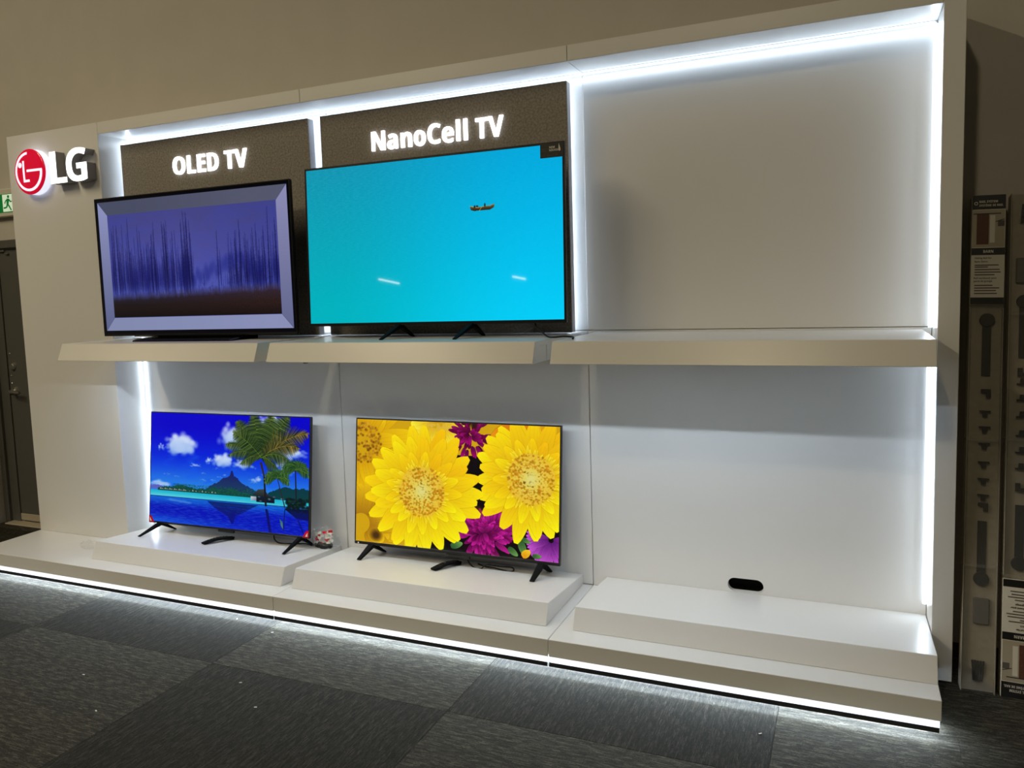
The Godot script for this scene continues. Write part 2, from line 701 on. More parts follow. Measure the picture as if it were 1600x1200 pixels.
	for l in [[o0, a], [Vector2(o1.x, o0.y), Vector2(b.x, a.y)], [Vector2(o0.x, o1.y), Vector2(a.x, b.y)], [o1, b]]:
		cv.line(l[0], l[1], 1.5, 1.5, C(50, 52, 76), 0.7, 0.7)
	return cv.texture()


func tree(cv: Canvas, P: Callable, r: RandomNumberGenerator, x: float, top: float, low: float, strength: float) -> void:
	var lean := r.randf_range(-0.006, 0.006)
	var c := C(16, 16, 62).lerp(C(30, 34, 110), 1.0 - strength)
	var mid := lerpf(top, low, 0.72)
	cv.line(P.call(x + lean, top), P.call(x, mid), 1.1, 3.0, c, strength, strength)
	cv.line(P.call(x, mid), P.call(x, low), 3.0, 3.2, c, strength, strength * 0.35)
	var y := top + 0.02
	while y < mid:
		var len := lerpf(0.003, 0.014, (y - top) / (mid - top)) * r.randf_range(0.4, 1.2)
		for s in [-1.0, 1.0]:
			if r.randf() < 0.75:
				cv.line(P.call(x, y), P.call(x + s * len, y + r.randf_range(0.0, 0.018)), 1.0, 0.6, c, strength * 0.75, strength * 0.3)
		y += r.randf_range(0.008, 0.02)


# a small rowing boat on plain turquoise water
func paint_lake() -> ImageTexture:
	var cv := Canvas.new(1024, 576)
	var nz := FastNoiseLite.new()
	nz.seed = 12
	nz.frequency = 1.0
	cv.shade(func(u: float, v: float) -> Color:
		var c := C(22, 150, 178).lerp(C(0, 178, 190), clampf(v * 1.1, 0.0, 1.0)).lerp(C(6, 168, 220).lerp(C(0, 206, 248), v), smoothstep(0.05, 0.95, u))
		var n := nz.get_noise_2d(u * 38.0, v * 190.0) * 0.6 + nz.get_noise_2d(u * 90.0, v * 330.0) * 0.4
		var k := n * 0.085 * clampf(1.05 - v * 0.8, 0.2, 1.0) * clampf(1.15 - u * 0.8, 0.3, 1.0)
		return Color(c.r + k, c.g + k, c.b + k))
	var hull := PackedVector2Array([Vector2(0.668, 0.314), Vector2(0.680, 0.322), Vector2(0.745, 0.321), Vector2(0.760, 0.308), Vector2(0.757, 0.330), Vector2(0.742, 0.342), Vector2(0.684, 0.343), Vector2(0.672, 0.337)])
	cv.poly(hull, C(110, 84, 40), C(40, 32, 22), Vector2(0.7, 0.315), Vector2(0.7, 0.342))
	cv.line(Vector2(0.668, 0.314), Vector2(0.70, 0.326), 2.0, 2.0, C(190, 150, 80))
	cv.line(Vector2(0.70, 0.326), Vector2(0.759, 0.312), 2.0, 2.0, C(150, 130, 70))
	cv.line(Vector2(0.703, 0.345), Vector2(0.712, 0.322), 1.6, 1.6, C(200, 180, 90))
	for q in [[0.686, 0.318, 0.004, 0.010], [0.724, 0.312, 0.0035, 0.014], [0.695, 0.316, 0.006, 0.006]]:
		cv.dot(Vector2(q[0], q[1]), q[2], q[3], C(24, 26, 34), 1.0, 0.5)
	return cv.texture()


func frond(cv: Canvas, r: RandomNumberGenerator, from: Vector2, to: Vector2, sag: float, leaf: float, dark: Color, light: Color) -> void:
	var ctrl := (from + to) * 0.5 + Vector2(0, -sag)
	var n := int(from.distance_to(to) * 330.0) + 14
	var last := from
	for i in n + 1:
		var t := float(i) / n
		var p := from.lerp(ctrl, t).lerp(ctrl.lerp(to, t), t)
		var dir := (ctrl - from).lerp(to - ctrl, t).normalized()
		cv.line(last, p, 3.0 - 2.0 * t, 3.0 - 2.0 * t, light, 0.8, 0.8)
		last = p
		var len := leaf * sin(PI * (0.12 + 0.8 * t)) * r.randf_range(0.75, 1.2)
		for s in [-1.0, 1.0]:
			var side: Vector2 = Vector2(-dir.y, dir.x) * s
			var tip: Vector2 = p + (dir * 0.7 + side * 0.75 + Vector2(0, 0.75)).normalized() * len * Vector2(0.62, 1.0)
			var c := dark.lerp(light, pow(r.randf(), 1.6) * (0.55 + 0.45 * t))
			cv.line(p, tip, 3.2, 1.0, c, 0.95, 0.85)


func cloud(cv: Canvas, r: RandomNumberGenerator, p: Vector2, rx: float, ry: float, n: int, a := 0.7) -> void:
	for i in n:
		var q := Vector2(r.randfn(0.0, 0.42), r.randfn(0.0, 0.36))
		if q.length() > 1.0:
			continue
		var s := r.randf_range(0.2, 0.42) * (1.2 - q.length() * 0.6)
		var c := C(128, 168, 232).lerp(C(222, 232, 250), clampf(0.55 - q.y * 0.7 + r.randf_range(-0.15, 0.15), 0.0, 1.0))
		cv.dot(p + q * Vector2(rx, ry), s * rx, s * ry * 1.25, c, a * 0.5, 0.8)


# a lagoon with a peak, thatched huts and palms, mirrored in a pool
func paint_island() -> ImageTexture:
	var r := RandomNumberGenerator.new()
	r.seed = 21
	var cv := Canvas.new(1024, 576)
	var nz := FastNoiseLite.new()
	nz.seed = 2
	nz.frequency = 1.0
	cv.shade(func(u: float, v: float) -> Color:
		if v < 0.72:
			var c := C(8, 4, 196).lerp(C(6, 40, 214), smoothstep(0.1, 0.45, v)).lerp(C(40, 128, 228), smoothstep(0.35, 0.7, v))
			return c.lerp(C(20, 90, 232), clampf((nz.get_noise_2d(u * 5.0, v * 9.0) - 0.1) * 1.1 * smoothstep(0.15, 0.5, v), 0.0, 0.5))
		return C(30, 178, 204))
	cloud(cv, r, Vector2(0.205, 0.29), 0.115, 0.115, 130, 0.95)
	cloud(cv, r, Vector2(0.07, 0.315), 0.032, 0.04, 26)
	cloud(cv, r, Vector2(0.53, 0.2), 0.09, 0.13, 70, 0.8)
	cloud(cv, r, Vector2(0.475, 0.41), 0.075, 0.08, 70, 0.95)
	cloud(cv, r, Vector2(0.385, 0.417), 0.03, 0.035, 26)
	cloud(cv, r, Vector2(0.303, 0.46), 0.045, 0.025, 22)
	cloud(cv, r, Vector2(0.6, 0.43), 0.07, 0.05, 40, 0.8)
	cloud(cv, r, Vector2(0.78, 0.06), 0.09, 0.1, 70, 0.95)
	cloud(cv, r, Vector2(0.9, 0.31), 0.09, 0.06, 60, 0.85)
	cloud(cv, r, Vector2(0.86, 0.42), 0.07, 0.08, 40, 0.7)
	cloud(cv, r, Vector2(0.69, 0.555), 0.04, 0.035, 22, 0.7)
	cloud(cv, r, Vector2(0.07, 0.655), 0.09, 0.045, 50, 0.5)
	for i in 14:
		cloud(cv, r, Vector2(r.randf_range(0.1, 0.75), r.randf_range(0.45, 0.62)), 0.03, 0.014, 8, 0.4)
	# hills
	var ridge := func(pts: Array, hi: Color, lo: Color, bottom: float) -> void:
		var p := PackedVector2Array()
		for i in pts.size() - 1:
			for k in 8:
				var q: Vector2 = pts[i].lerp(pts[i + 1], k / 8.0)
				p.append(q + Vector2(0, r.randf_range(-0.006, 0.006)))
		p.append(pts[-1])
		p.append(Vector2(pts[-1].x, bottom))
		p.append(Vector2(pts[0].x, bottom))
		cv.poly(p, hi, lo, Vector2(0.5, 0.5), Vector2(0.5, bottom))
	ridge.call([Vector2(0.0, 0.672), Vector2(0.04, 0.664), Vector2(0.09, 0.676), Vector2(0.13, 0.682)], C(96, 92, 190), C(90, 96, 190), 0.70)
	ridge.call([Vector2(0.37, 0.67), Vector2(0.41, 0.625), Vector2(0.45, 0.60), Vector2(0.475, 0.565), Vector2(0.50, 0.55), Vector2(0.522, 0.538), Vector2(0.531, 0.492), Vector2(0.541, 0.492), Vector2(0.549, 0.535), Vector2(0.57, 0.55), Vector2(0.60, 0.60), Vector2(0.64, 0.62), Vector2(0.70, 0.665)], C(26, 28, 104), C(26, 70, 92), 0.71)
	ridge.call([Vector2(0.05, 0.690), Vector2(0.10, 0.672), Vector2(0.14, 0.672), Vector2(0.2, 0.645), Vector2(0.24, 0.655), Vector2(0.30, 0.672), Vector2(0.37, 0.672), Vector2(0.42, 0.655), Vector2(0.48, 0.665), Vector2(0.53, 0.645), Vector2(0.6, 0.675), Vector2(0.68, 0.675), Vector2(0.74, 0.69)], C(34, 92, 66), C(16, 72, 66), 0.712)
	ridge.call([Vector2(0.76, 0.66), Vector2(0.82, 0.615), Vector2(0.86, 0.60), Vector2(0.92, 0.61), Vector2(0.97, 0.60), Vector2(1.0, 0.61)], C(12, 50, 70), C(10, 62, 66), 0.71)
	for i in 900:
		var q := Vector2(r.randf_range(0.15, 0.72), r.randf_range(0.64, 0.705))
		cv.dot(q, 0.006, 0.006, C(30, 116, 60) if r.randf() < 0.45 else C(10, 48, 62), 0.35, 1.0)
	for i in 26:
		var x := 0.07 + i * 0.0105 if i < 17 else 0.265 + (i - 17) * 0.021
		cv.poly(PackedVector2Array([Vector2(x - 0.006, 0.700), Vector2(x, 0.684 + 0.006 * (i % 3)), Vector2(x + 0.006, 0.700)]), C(214, 204, 196), C(150, 136, 136), Vector2(0, 0.68), Vector2(0, 0.7))
	# lagoon and pool
	var water := func(u: float, v: float) -> Color:
		var c := C(34, 178, 206).lerp(C(92, 206, 222), smoothstep(0.715, 0.765, v) * (1.0 - u * 0.6))
		var k := nz.get_noise_2d(u * 14.0, v * 160.0)
		if v > 0.768:
			c = C(14, 92, 206).lerp(C(6, 18, 178), smoothstep(0.77, 0.87, v)).lerp(C(20, 84, 214), smoothstep(0.9, 1.0, v) * clampf(1.0 - u * 1.3, 0.0, 1.0))
			c = c.lerp(C(52, 140, 226), clampf(k * 0.7, 0.0, 0.4))
		elif v > 0.763:
			c = C(8, 40, 110)
		return Color(c.r + k * 0.03, c.g + k * 0.03, c.b + k * 0.03)
	cv.shade(water, 0.712, 1.0)
	cv.poly(PackedVector2Array([Vector2(0.38, 0.775), Vector2(0.43, 0.83), Vector2(0.475, 0.865), Vector2(0.515, 0.895), Vector2(0.537, 0.958), Vector2(0.549, 0.958), Vector2(0.56, 0.89), Vector2(0.61, 0.85), Vector2(0.68, 0.79), Vector2(0.7, 0.775)]), C(8, 30, 92), C(10, 12, 120), Vector2(0.5, 0.77), Vector2(0.5, 0.95), 0.85)
	for i in 40:
		var x := r.randf_range(0.36, 0.7)
		var y := r.randf_range(0.79, 0.88)
		cv.line(Vector2(x, y), Vector2(x + r.randf_range(0.03, 0.1), y + 0.004), 2.0, 1.0, C(16, 70, 200), 0.5, 0.1)
	for i in 5:
		cv.dot(Vector2(0.14 + i * 0.03, 0.79 + 0.004 * i), 0.03, 0.016, C(120, 176, 236), 0.5, 1.0)
	# huts, bushes
	cv.poly(PackedVector2Array([Vector2(0.665, 0.69), Vector2(0.70, 0.635), Vector2(0.735, 0.63), Vector2(0.77, 0.69)]), C(62, 66, 66), C(30, 40, 44), Vector2(0.7, 0.63), Vector2(0.7, 0.69))
	cv.poly(rect(0.655, 0.70, 0.69, 0.735), C(220, 220, 230), C(110, 120, 140), Vector2(0.65, 0.7), Vector2(0.69, 0.735))
	cv.poly(rect(0.69, 0.69, 0.80, 0.745), C(18, 34, 44), C(10, 20, 40), Vector2(0, 0.69), Vector2(0, 0.745))
	for i in 12:
		cv.dot(Vector2(r.randf_range(0.69, 0.98), r.randf_range(0.69, 0.74)), 0.012, 0.008, C(150, 170, 190), 0.6, 1.0)
	for i in 220:
		cv.dot(Vector2(r.randf_range(0.87, 1.0), r.randf_range(0.69, 0.80)), 0.012, 0.012, C(8, 26, 30) if r.randf() < 0.8 else C(18, 60, 36), 0.8, 0.8)
	cv.poly(PackedVector2Array([Vector2(0.86, 0.785), Vector2(1, 0.775), Vector2(1, 0.87), Vector2(0.93, 0.86)]), C(6, 16, 52), C(8, 14, 96), Vector2(0, 0.78), Vector2(0, 0.87), 0.9)
	# palms
	cv.line(Vector2(0.714, 0.40), Vector2(0.735, 0.52), 13.0, 10.0, C(48, 40, 34))
	cv.line(Vector2(0.735, 0.52), Vector2(0.748, 0.775), 10.0, 13.0, C(26, 26, 36))
	cv.line(Vector2(0.752, 0.80), Vector2(0.778, 1.0), 15.0, 18.0, C(8, 12, 84), 0.9, 0.7)
	cv.line(Vector2(0.815, 0.53), Vector2(0.862, 0.775), 5.0, 7.0, C(40, 40, 44))
	cv.line(Vector2(0.862, 0.79), Vector2(0.855, 0.97), 6.0, 7.0, C(10, 20, 96), 0.9, 0.7)
	cv.line(Vector2(0.92, 0.45), Vector2(0.928, 0.71), 7.0, 9.0, C(26, 32, 40))
	cv.line(Vector2(0.94, 0.87), Vector2(0.975, 0.99), 8.0, 8.0, C(8, 14, 84), 0.8, 0.5)
	cv.poly(PackedVector2Array([Vector2(0.83, 0.87), Vector2(0.85, 0.90), Vector2(0.853, 0.96), Vector2(0.84, 0.93)]), C(40, 120, 120), C(120, 160, 60), Vector2(0, 0.87), Vector2(0, 0.96), 0.8)
	var dk := C(16, 38, 22)
	var lt := C(126, 146, 58)
	var gold := C(196, 150, 62)
	var crown := Vector2(0.715, 0.36)
	for f in [[-0.215, -0.10, 0.07, 0.10], [-0.20, -0.01, 0.08, 0.09], [-0.15, -0.31, 0.02, 0.11], [-0.05, -0.37, 0.01, 0.12], [0.06, -0.36, 0.02, 0.11], [0.16, -0.36, 0.05, 0.11], [0.27, -0.22, 0.09, 0.12], [0.22, -0.10, 0.10, 0.11], [0.17, 0.02, 0.09, 0.10], [-0.12, 0.06, 0.07, 0.09], [0.09, 0.08, 0.05, 0.09], [-0.17, -0.2, 0.06, 0.10]]:
		frond(cv, r, crown, crown + Vector2(f[0], f[1]), f[2], f[3], dk, gold if f[0] > 0.2 else lt)
	for q in [[Vector2(0.812, 0.525), 0.075], [Vector2(0.92, 0.445), 0.085]]:
		for i in 11:
			var an := PI * (0.95 + 1.1 * i / 10.0)
			frond(cv, r, q[0], q[0] + Vector2(cos(an), sin(an) * 1.2 + 0.45) * q[1], 0.04, 0.055, C(18, 52, 30), C(110, 150, 60))
	return cv.texture()


func petal(cv: Canvas, p: Vector2, an: float, r0: float, r1: float, half: float, a: Color, b: Color, squash: Vector2, crease: Color) -> void:
	var d := Vector2(cos(an), sin(an))
	var s := Vector2(-d.y, d.x)
	var out := PackedVector2Array()
	for i in 15:
		var t := i / 14.0
		var w := half * pow(sin(PI * (0.07 + 0.91 * pow(t, 0.85))), 0.55)
		out.append(p + (d * lerpf(r0, r1, t) + s * w) * squash)
	for i in range(14, -1, -1):
		var t := i / 14.0
		var w := half * pow(sin(PI * (0.07 + 0.91 * pow(t, 0.85))), 0.55)
		out.append(p + (d * lerpf(r0, r1, t) - s * w) * squash)
	cv.poly(out, a, b, p + d * r0 * squash, p + d * r1 * squash)
	for k in [-0.45, 0.1, 0.5]:
		cv.line(p + (d * lerpf(r0, r1, 0.25) + s * half * k * 0.7) * squash, p + (d * lerpf(r0, r1, 0.92) + s * half * k) * squash, 2.0, 1.0, crease, 0.35, 0.15)
	for i in range(0, 14):
		cv.line(out[i], out[i + 1], 1.5, 1.5, crease, 0.55, 0.55)


func flower(cv: Canvas, r: RandomNumberGenerator, p: Vector2, size: float, petals: int, turn: float) -> void:
	var sq := Vector2(0.5625, 1.0)
	for layer in 3:
		var n := petals - layer * 2
		for i in n:
			var an := turn + TAU * (i + 0.5 * layer + r.randf_range(-0.15, 0.15)) / n
			var len: float = size * [1.0, 0.92, 0.66][layer] * r.randf_range(0.9, 1.04)
			var warm := clampf(0.35 - 0.5 * sin(an) * 0.6 + 0.35 * cos(an) * -sin(an) + r.randf_range(-0.2, 0.2), 0.0, 1.0)
			var tip := C(250, 240, 20).lerp(C(246, 190, 14), warm)
			petal(cv, p, an, size * 0.15, len, size * [0.15, 0.14, 0.10][layer], C(214, 160, 20), tip, sq, C(176, 124, 10))
	for i in 70:
		var an := r.randf() * TAU
		petal(cv, p, an, size * 0.2, size * r.randf_range(0.38, 0.52), size * 0.035, C(206, 150, 26), C(250, 226, 40), sq, C(150, 104, 14))
	cv.dot(p, size * 0.36 * sq.x, size * 0.36, C(150, 112, 24), 0.75, 0.7)
	for i in 1100:
		var rad := sqrt(r.randf()) * size * 0.38
		var an := r.randf() * TAU
		var k := rad / (size * 0.38)
		var c := C(226, 214, 110).lerp(C(232, 190, 50), k)
		if k > 0.4 and r.randf() < 0.35:
			c = C(164, 118, 24).lerp(C(214, 140, 24), r.randf())
		cv.dot(p + Vector2(cos(an), sin(an)) * rad * sq, size * 0.022 * sq.x * 1.2, size * 0.022, c, 0.95, 0.6)
	cv.dot(p, size * 0.12 * sq.x, size * 0.12, C(222, 214, 130), 0.8, 0.9)


func mum(cv: Canvas, r: RandomNumberGenerator, p: Vector2, size: float, n: int, a: Color, b: Color) -> void:
	var sq := Vector2(0.5625, 1.0)
	for i in n:
		var t := 1.0 - float(i) / n
		var an := r.randf() * TAU
		var c := a.lerp(b, r.randf())
		petal(cv, p, an, size * t * 0.55, size * (t * 0.75 + 0.25), size * 0.075, c.darkened(0.45), c, sq, C(60, 4, 50))


# two big yellow gerberas among purple blooms
func paint_flowers() -> ImageTexture:
	var r := RandomNumberGenerator.new()
	r.seed = 33
	var cv := Canvas.new(1024, 576)
	cv.shade(func(u: float, v: float) -> Color:
		var c := C(16, 10, 14)
		if u < 0.3 or v < 0.25:
			c = C(206, 160, 20)
		return c)
	for i in 60:
		cv.dot(Vector2(r.randf_range(0.45, 1.0), r.randf_range(0.75, 1.0)), 0.03, 0.03, C(14, 34, 18) if r.randf() < 0.5 else C(44, 6, 24), 0.5, 1.0)
	var sq := Vector2(0.5625, 1.0)
	for i in 30:
		petal(cv, Vector2(0.02, 0.2), r.randf() * TAU, 0.1, r.randf_range(0.3, 0.62), 0.07, C(206, 150, 16), C(240, 200, 16), sq, C(160, 104, 8))
	for i in 22:
		petal(cv, Vector2(0.03, 0.85), r.randf_range(-1.9, 0.9), 0.08, r.randf_range(0.25, 0.45), 0.07, C(170, 120, 20), C(232, 186, 20), sq, C(130, 84, 8))
	for i in 240:
		var an := r.randf() * TAU
		var rad := sqrt(r.randf()) * 0.17
		cv.dot(Vector2(0.035, 0.19) + Vector2(cos(an) * 0.5625, sin(an)) * rad, 0.009, 0.014, C(110, 70, 14).lerp(C(226, 168, 40), r.randf()), 0.9, 0.7)
	for i in 26:
		petal(cv, Vector2(0.42, -0.03), r.randf_range(0.1, PI - 0.1), 0.08, r.randf_range(0.2, 0.30), 0.06, C(222, 176, 30), C(250, 236, 60), sq, C(170, 130, 20))
	for i in 60:
		cv.dot(Vector2(0.43 + r.randf_range(-0.06, 0.06), 0.03 + r.randf_range(-0.02, 0.03)), 0.008, 0.012, C(220, 180, 60), 0.9, 0.7)
	mum(cv, r, Vector2(0.585, 0.09), 0.22, 70, C(110, 4, 60), C(190, 14, 130))
	cv.dot(Vector2(0.60, 0.01), 0.03, 0.04, C(40, 26, 12), 0.9, 0.8)
	for i in 9:
		petal(cv, Vector2(0.80, 0.02), PI * (0.05 + 0.1 * i), 0.02, 0.24, 0.07, C(214, 120, 20), C(238, 158, 24), sq, C(150, 80, 10))
	mum(cv, r, Vector2(0.66, 0.83), 0.26, 150, C(120, 8, 84), C(224, 36, 170))
	cv.dot(Vector2(0.62, 0.68), 0.045, 0.06, C(120, 66, 24), 0.85, 0.9)
	for i in 26:
		petal(cv, Vector2(0.965, 0.84), r.randf_range(-0.6, 3.8), 0.02, 0.2, 0.024, C(90, 24, 110), C(206, 90, 214), sq, C(70, 10, 80))
	for q in [[0.52, 0.95, 0.045, -0.3], [0.835, 0.91, 0.05, 1.2], [0.79, 0.95, 0.04, 0.6], [0.85, 0.86, 0.03, 0.4], [0.90, 0.97, 0.03, 0.0]]:
		petal(cv, Vector2(q[0], q[1]), q[3], -q[2], q[2] * 1.4, q[2] * 0.62, C(44, 84, 44), C(110, 160, 80), sq, C(20, 40, 20))
	petal(cv, Vector2(0.845, 0.97), -0.6, -0.02, 0.06, 0.03, C(226, 150, 20), C(246, 200, 40), sq, C(130, 90, 10))
	cv.dot(Vector2(0.11, 0.94), 0.04, 0.06, C(60, 34, 16), 0.9, 0.7)
	flower(cv, r, Vector2(0.872, 0.40), 0.50, 19, 0.15)
	flower(cv, r, Vector2(0.345, 0.555), 0.525, 21, 0.0)
	return cv.texture()


# ---------------------------------------------------------------- things
func high_bay(at: Vector3, energy: float, label: String) -> void:  # out of view, placed to light the display from the front
	var t := thing("unseen_high_bay_lamp", label, "lamp", at, "unseen high bay lamps under the ceiling")
	part("reflector", lathe([Vector2(0.06, 0.30), Vector2(0.09, 0.30), Vector2(0.12, 0.16), Vector2(0.21, 0.02), Vector2(0.22, 0.0), Vector2(0.205, 0.0), Vector2(0.195, 0.02), Vector2(0.06, 0.16)]), M.steel, t, 40.0)
	part("lens", lathe([Vector2(0, 0.03), Vector2(0.19, 0.03), Vector2(0.195, 0.015), Vector2(0.12, 0.0), Vector2(0, -0.004)]), M.lamp, t, 50.0)
	part("hanger", tube(PackedVector3Array([Vector3(0, 0.29, 0), Vector3(0, ROOM[3] - at.y, 0)]), 0.012), M.dark_metal, t, 60.0)
	var l := SpotLight3D.new()
	l.name = "unseen_high_bay_light"
	t.add_child(l, true)
	l.position = Vector3(0, -0.03, 0)
	l.rotation = Vector3(-PI / 2.0, 0, 0)
	l.spot_angle = 82.0
	l.spot_angle_attenuation = 0.35
	l.spot_range = 60.0
	l.spot_attenuation = 2.0
	l.light_size = 0.19
	l.light_color = WARM
	l.light_energy = energy
	l.shadow_enabled = true


func unseen_trunk_lamp(mid: Vector3, long: float, energy: float, label: String) -> void:  # out of view, placed to light the left of the display
	var t := thing("unseen_trunk_lamp", label, "lamp", mid, "unseen trunk lamps under the ceiling")
	part("housing", box(-0.17, 0.012, -long * 0.5, 0.17, 0.10, long * 0.5, 0.01), M.steel, t)
	part("diffuser", box(-0.15, -0.004, -long * 0.5 + 0.02, 0.15, 0.012, long * 0.5 - 0.02, 0.003), M.lamp, t)
	for s in [-0.4, 0.4]:
		part("cable", tube(PackedVector3Array([Vector3(0, 0.1, long * s), Vector3(0, ROOM[3] - mid.y, long * s)]), 0.004, 5), M.dark_metal, t)
	area("unseen_trunk_light", mid + Vector3(0, -0.01, 0), Vector3.DOWN, Vector3.BACK, long - 0.04, 0.3, WARM, energy)


func linear_lamp(a: Vector3, b: Vector3, label: String) -> void:  # out of view, placed where the lake screen mirrors it
	var mid := (a + b) * 0.5
	var half := a.distance_to(b) * 0.5
	var t := thing("linear_lamp", label, "lamp", mid, "linear lamps out of view far down the shop")
	t.rotation.y = atan2(b.x - a.x, b.z - a.z)
	part("housing", box(-0.06, 0.015, -half, 0.06, 0.06, half, 0.008), M.steel, t)
	part("tube", tube(PackedVector3Array([Vector3(0, 0, -half + 0.03), Vector3(0, 0, half - 0.03)]), 0.02, 10), M.tube, t, 60.0)
	for s in [-0.7, 0.7]:
		part("cable", tube(PackedVector3Array([Vector3(0, 0.06, half * s), Vector3(0, ROOM[3] - mid.y, half * s)]), 0.003, 5), M.dark_metal, t)
	area("linear_light", mid + Vector3(0, -0.03, 0), Vector3.DOWN, (b - a), half * 2.0, 0.04, Color(1.0, 0.97, 0.92), 3.0)


func build_room() -> void:
	var x0: float = ROOM[0]
	var x1: float = ROOM[1]
	var z1: float = ROOM[2]
	var top: float = ROOM[3]
	var floor_node := struct("floor", box(x0, -0.2, WALL_Z - 0.4, x1, -0.008, z1), M.slab)
	struct("wall_back", box(x0, 0, WALL_Z - 0.3, x1, top, WALL_Z), M.wall)
	struct("wall_front", box(x0, 0, z1, x1, top, z1 + 0.2), M.wall)
	struct("wall_right", box(x1, 0, WALL_Z - 0.3, x1 + 0.2, top, z1 + 0.2), M.wall)
	struct("wall_left", box(x0 - 0.2, 0, WALL_Z - 0.3, x0, top, z1 + 0.2), M.wall)
	struct("wall_side", box(-1.80, 0, WALL_Z, -1.578, top, 2.2), M.wall)
	struct("ceiling", box(x0, top, WALL_Z - 0.3, x1, top + 0.2, z1), M.ceiling)
	# carpet tiles, laid a quarter turn apart; shading of the turned pile is in their colours
	var pitch := 1.2285
	var plate := box(-pitch * 0.5 + 0.0006, -0.008, -pitch * 0.5 + 0.0006, pitch * 0.5 - 0.0006, 0.0, pitch * 0.5 - 0.0006, 0.0008)
	var uvs := PackedVector2Array()
	for v in plate:
		uvs.append(Vector2(v.x / pitch + 0.5, v.z / pitch + 0.5))
	var shape := mesh_of(plate, 0.0, uvs)
	for i in range(-2, 6):
		for j in range(-1, 4):
			var o := MeshInstance3D.new()
			o.name = "carpet_tile"
			o.mesh = shape
			var even := posmod(i + j, 2) == 0
			o.material_override = M.carpet_pile_shaded if even else M.carpet_pile_lit
			floor_node.add_child(o, true)
			o.position = Vector3(0.553 + (i + 0.5) * pitch, 0, 1.193 + (j - 0.5) * pitch)
			o.rotation.y = PI / 2.0 if even else (PI if posmod(i, 3) == 1 else 0.0)


func build_door() -> void:
	var d := Node3D.new()
	d.name = "door_1"
	add_child(d)
	d.position = Vector3(-0.95, 0, WALL_Z)
	d.set_meta("kind", "structure")
	var fx0 := -0.622
	var fx1 := 0.62
	part("jamb", box(fx0, 0, 0.001, fx0 + 0.05, 2.19, 0.045, 0.003), M.door, d)
	part("jamb", box(fx0 + 0.05, 0, 0.001, fx0 + 0.142, 2.13, 0.022, 0.003), M.door, d)
	part("jamb", box(fx1 - 0.142, 0, 0.001, fx1 - 0.05, 2.13, 0.022, 0.003), M.door, d)
	part("jamb", box(fx1 - 0.05, 0, 0.001, fx1, 2.19, 0.045, 0.003), M.door, d)
	part("head", box(fx0 + 0.05, 2.13, 0.001, fx1 - 0.05, 2.19, 0.04, 0.003), M.door, d)
	part("threshold", box(fx0 + 0.06, 0, 0.001, fx1 - 0.06, 0.012, 0.10, 0.004), M.sill, d)
	var leaf := part("leaf", box(fx0 + 0.146, 0.02, 0.001, fx1 - 0.146, 2.122, 0.012, 0.002), M.door, d)
	part("door_sweep", box(fx0 + 0.15, 0.022, 0.012, fx1 - 0.15, 0.075, 0.022, 0.003), M.sill, leaf)
	part("lock_cylinder", moved(lathe([Vector2(0, 0.022), Vector2(0.02, 0.022), Vector2(0.028, 0.012), Vector2(0.03, 0.0), Vector2(0, 0.0)], 24), Transform3D(Basis(Vector3.RIGHT, PI / 2.0), Vector3(-0.415, 1.235, 0.012))), M.steel, leaf, 40.0)
	part("rose", moved(lathe([Vector2(0, 0.02), Vector2(0.022, 0.02), Vector2(0.03, 0.01), Vector2(0.032, 0.0), Vector2(0, 0.0)], 24), Transform3D(Basis(Vector3.RIGHT, PI / 2.0), Vector3(-0.415, 1.045, 0.012))), M.steel, leaf, 40.0)
	part("lever", tube(curve([Vector3(-0.415, 1.045, 0.03), Vector3(-0.415, 1.045, 0.06), Vector3(-0.38, 1.04, 0.07), Vector3(-0.30, 1.035, 0.068)]), 0.011), M.steel, leaf, 60.0)
	part("latch_plate", box(-0.475, 1.02, 0.012, -0.44, 1.05, 0.026, 0.002), M.steel, leaf)
	for y in [1.33, 1.16, 1.10]:
		part("screw", moved(lathe([Vector2(0, 0.005), Vector2(0.006, 0.003), Vector2(0.008, 0.0)], 10), Transform3D(Basis(Vector3.RIGHT, PI / 2.0), Vector3(-0.45, y, 0.012))), M.steel, leaf, 60.0)
	part("catch", box(-0.46, 2.105, 0.012, -0.395, 2.118, 0.03, 0.002), M.steel, d)
	part("catch", box(-0.385, 2.085, 0.012, -0.35, 2.098, 0.03, 0.002), M.steel, d)


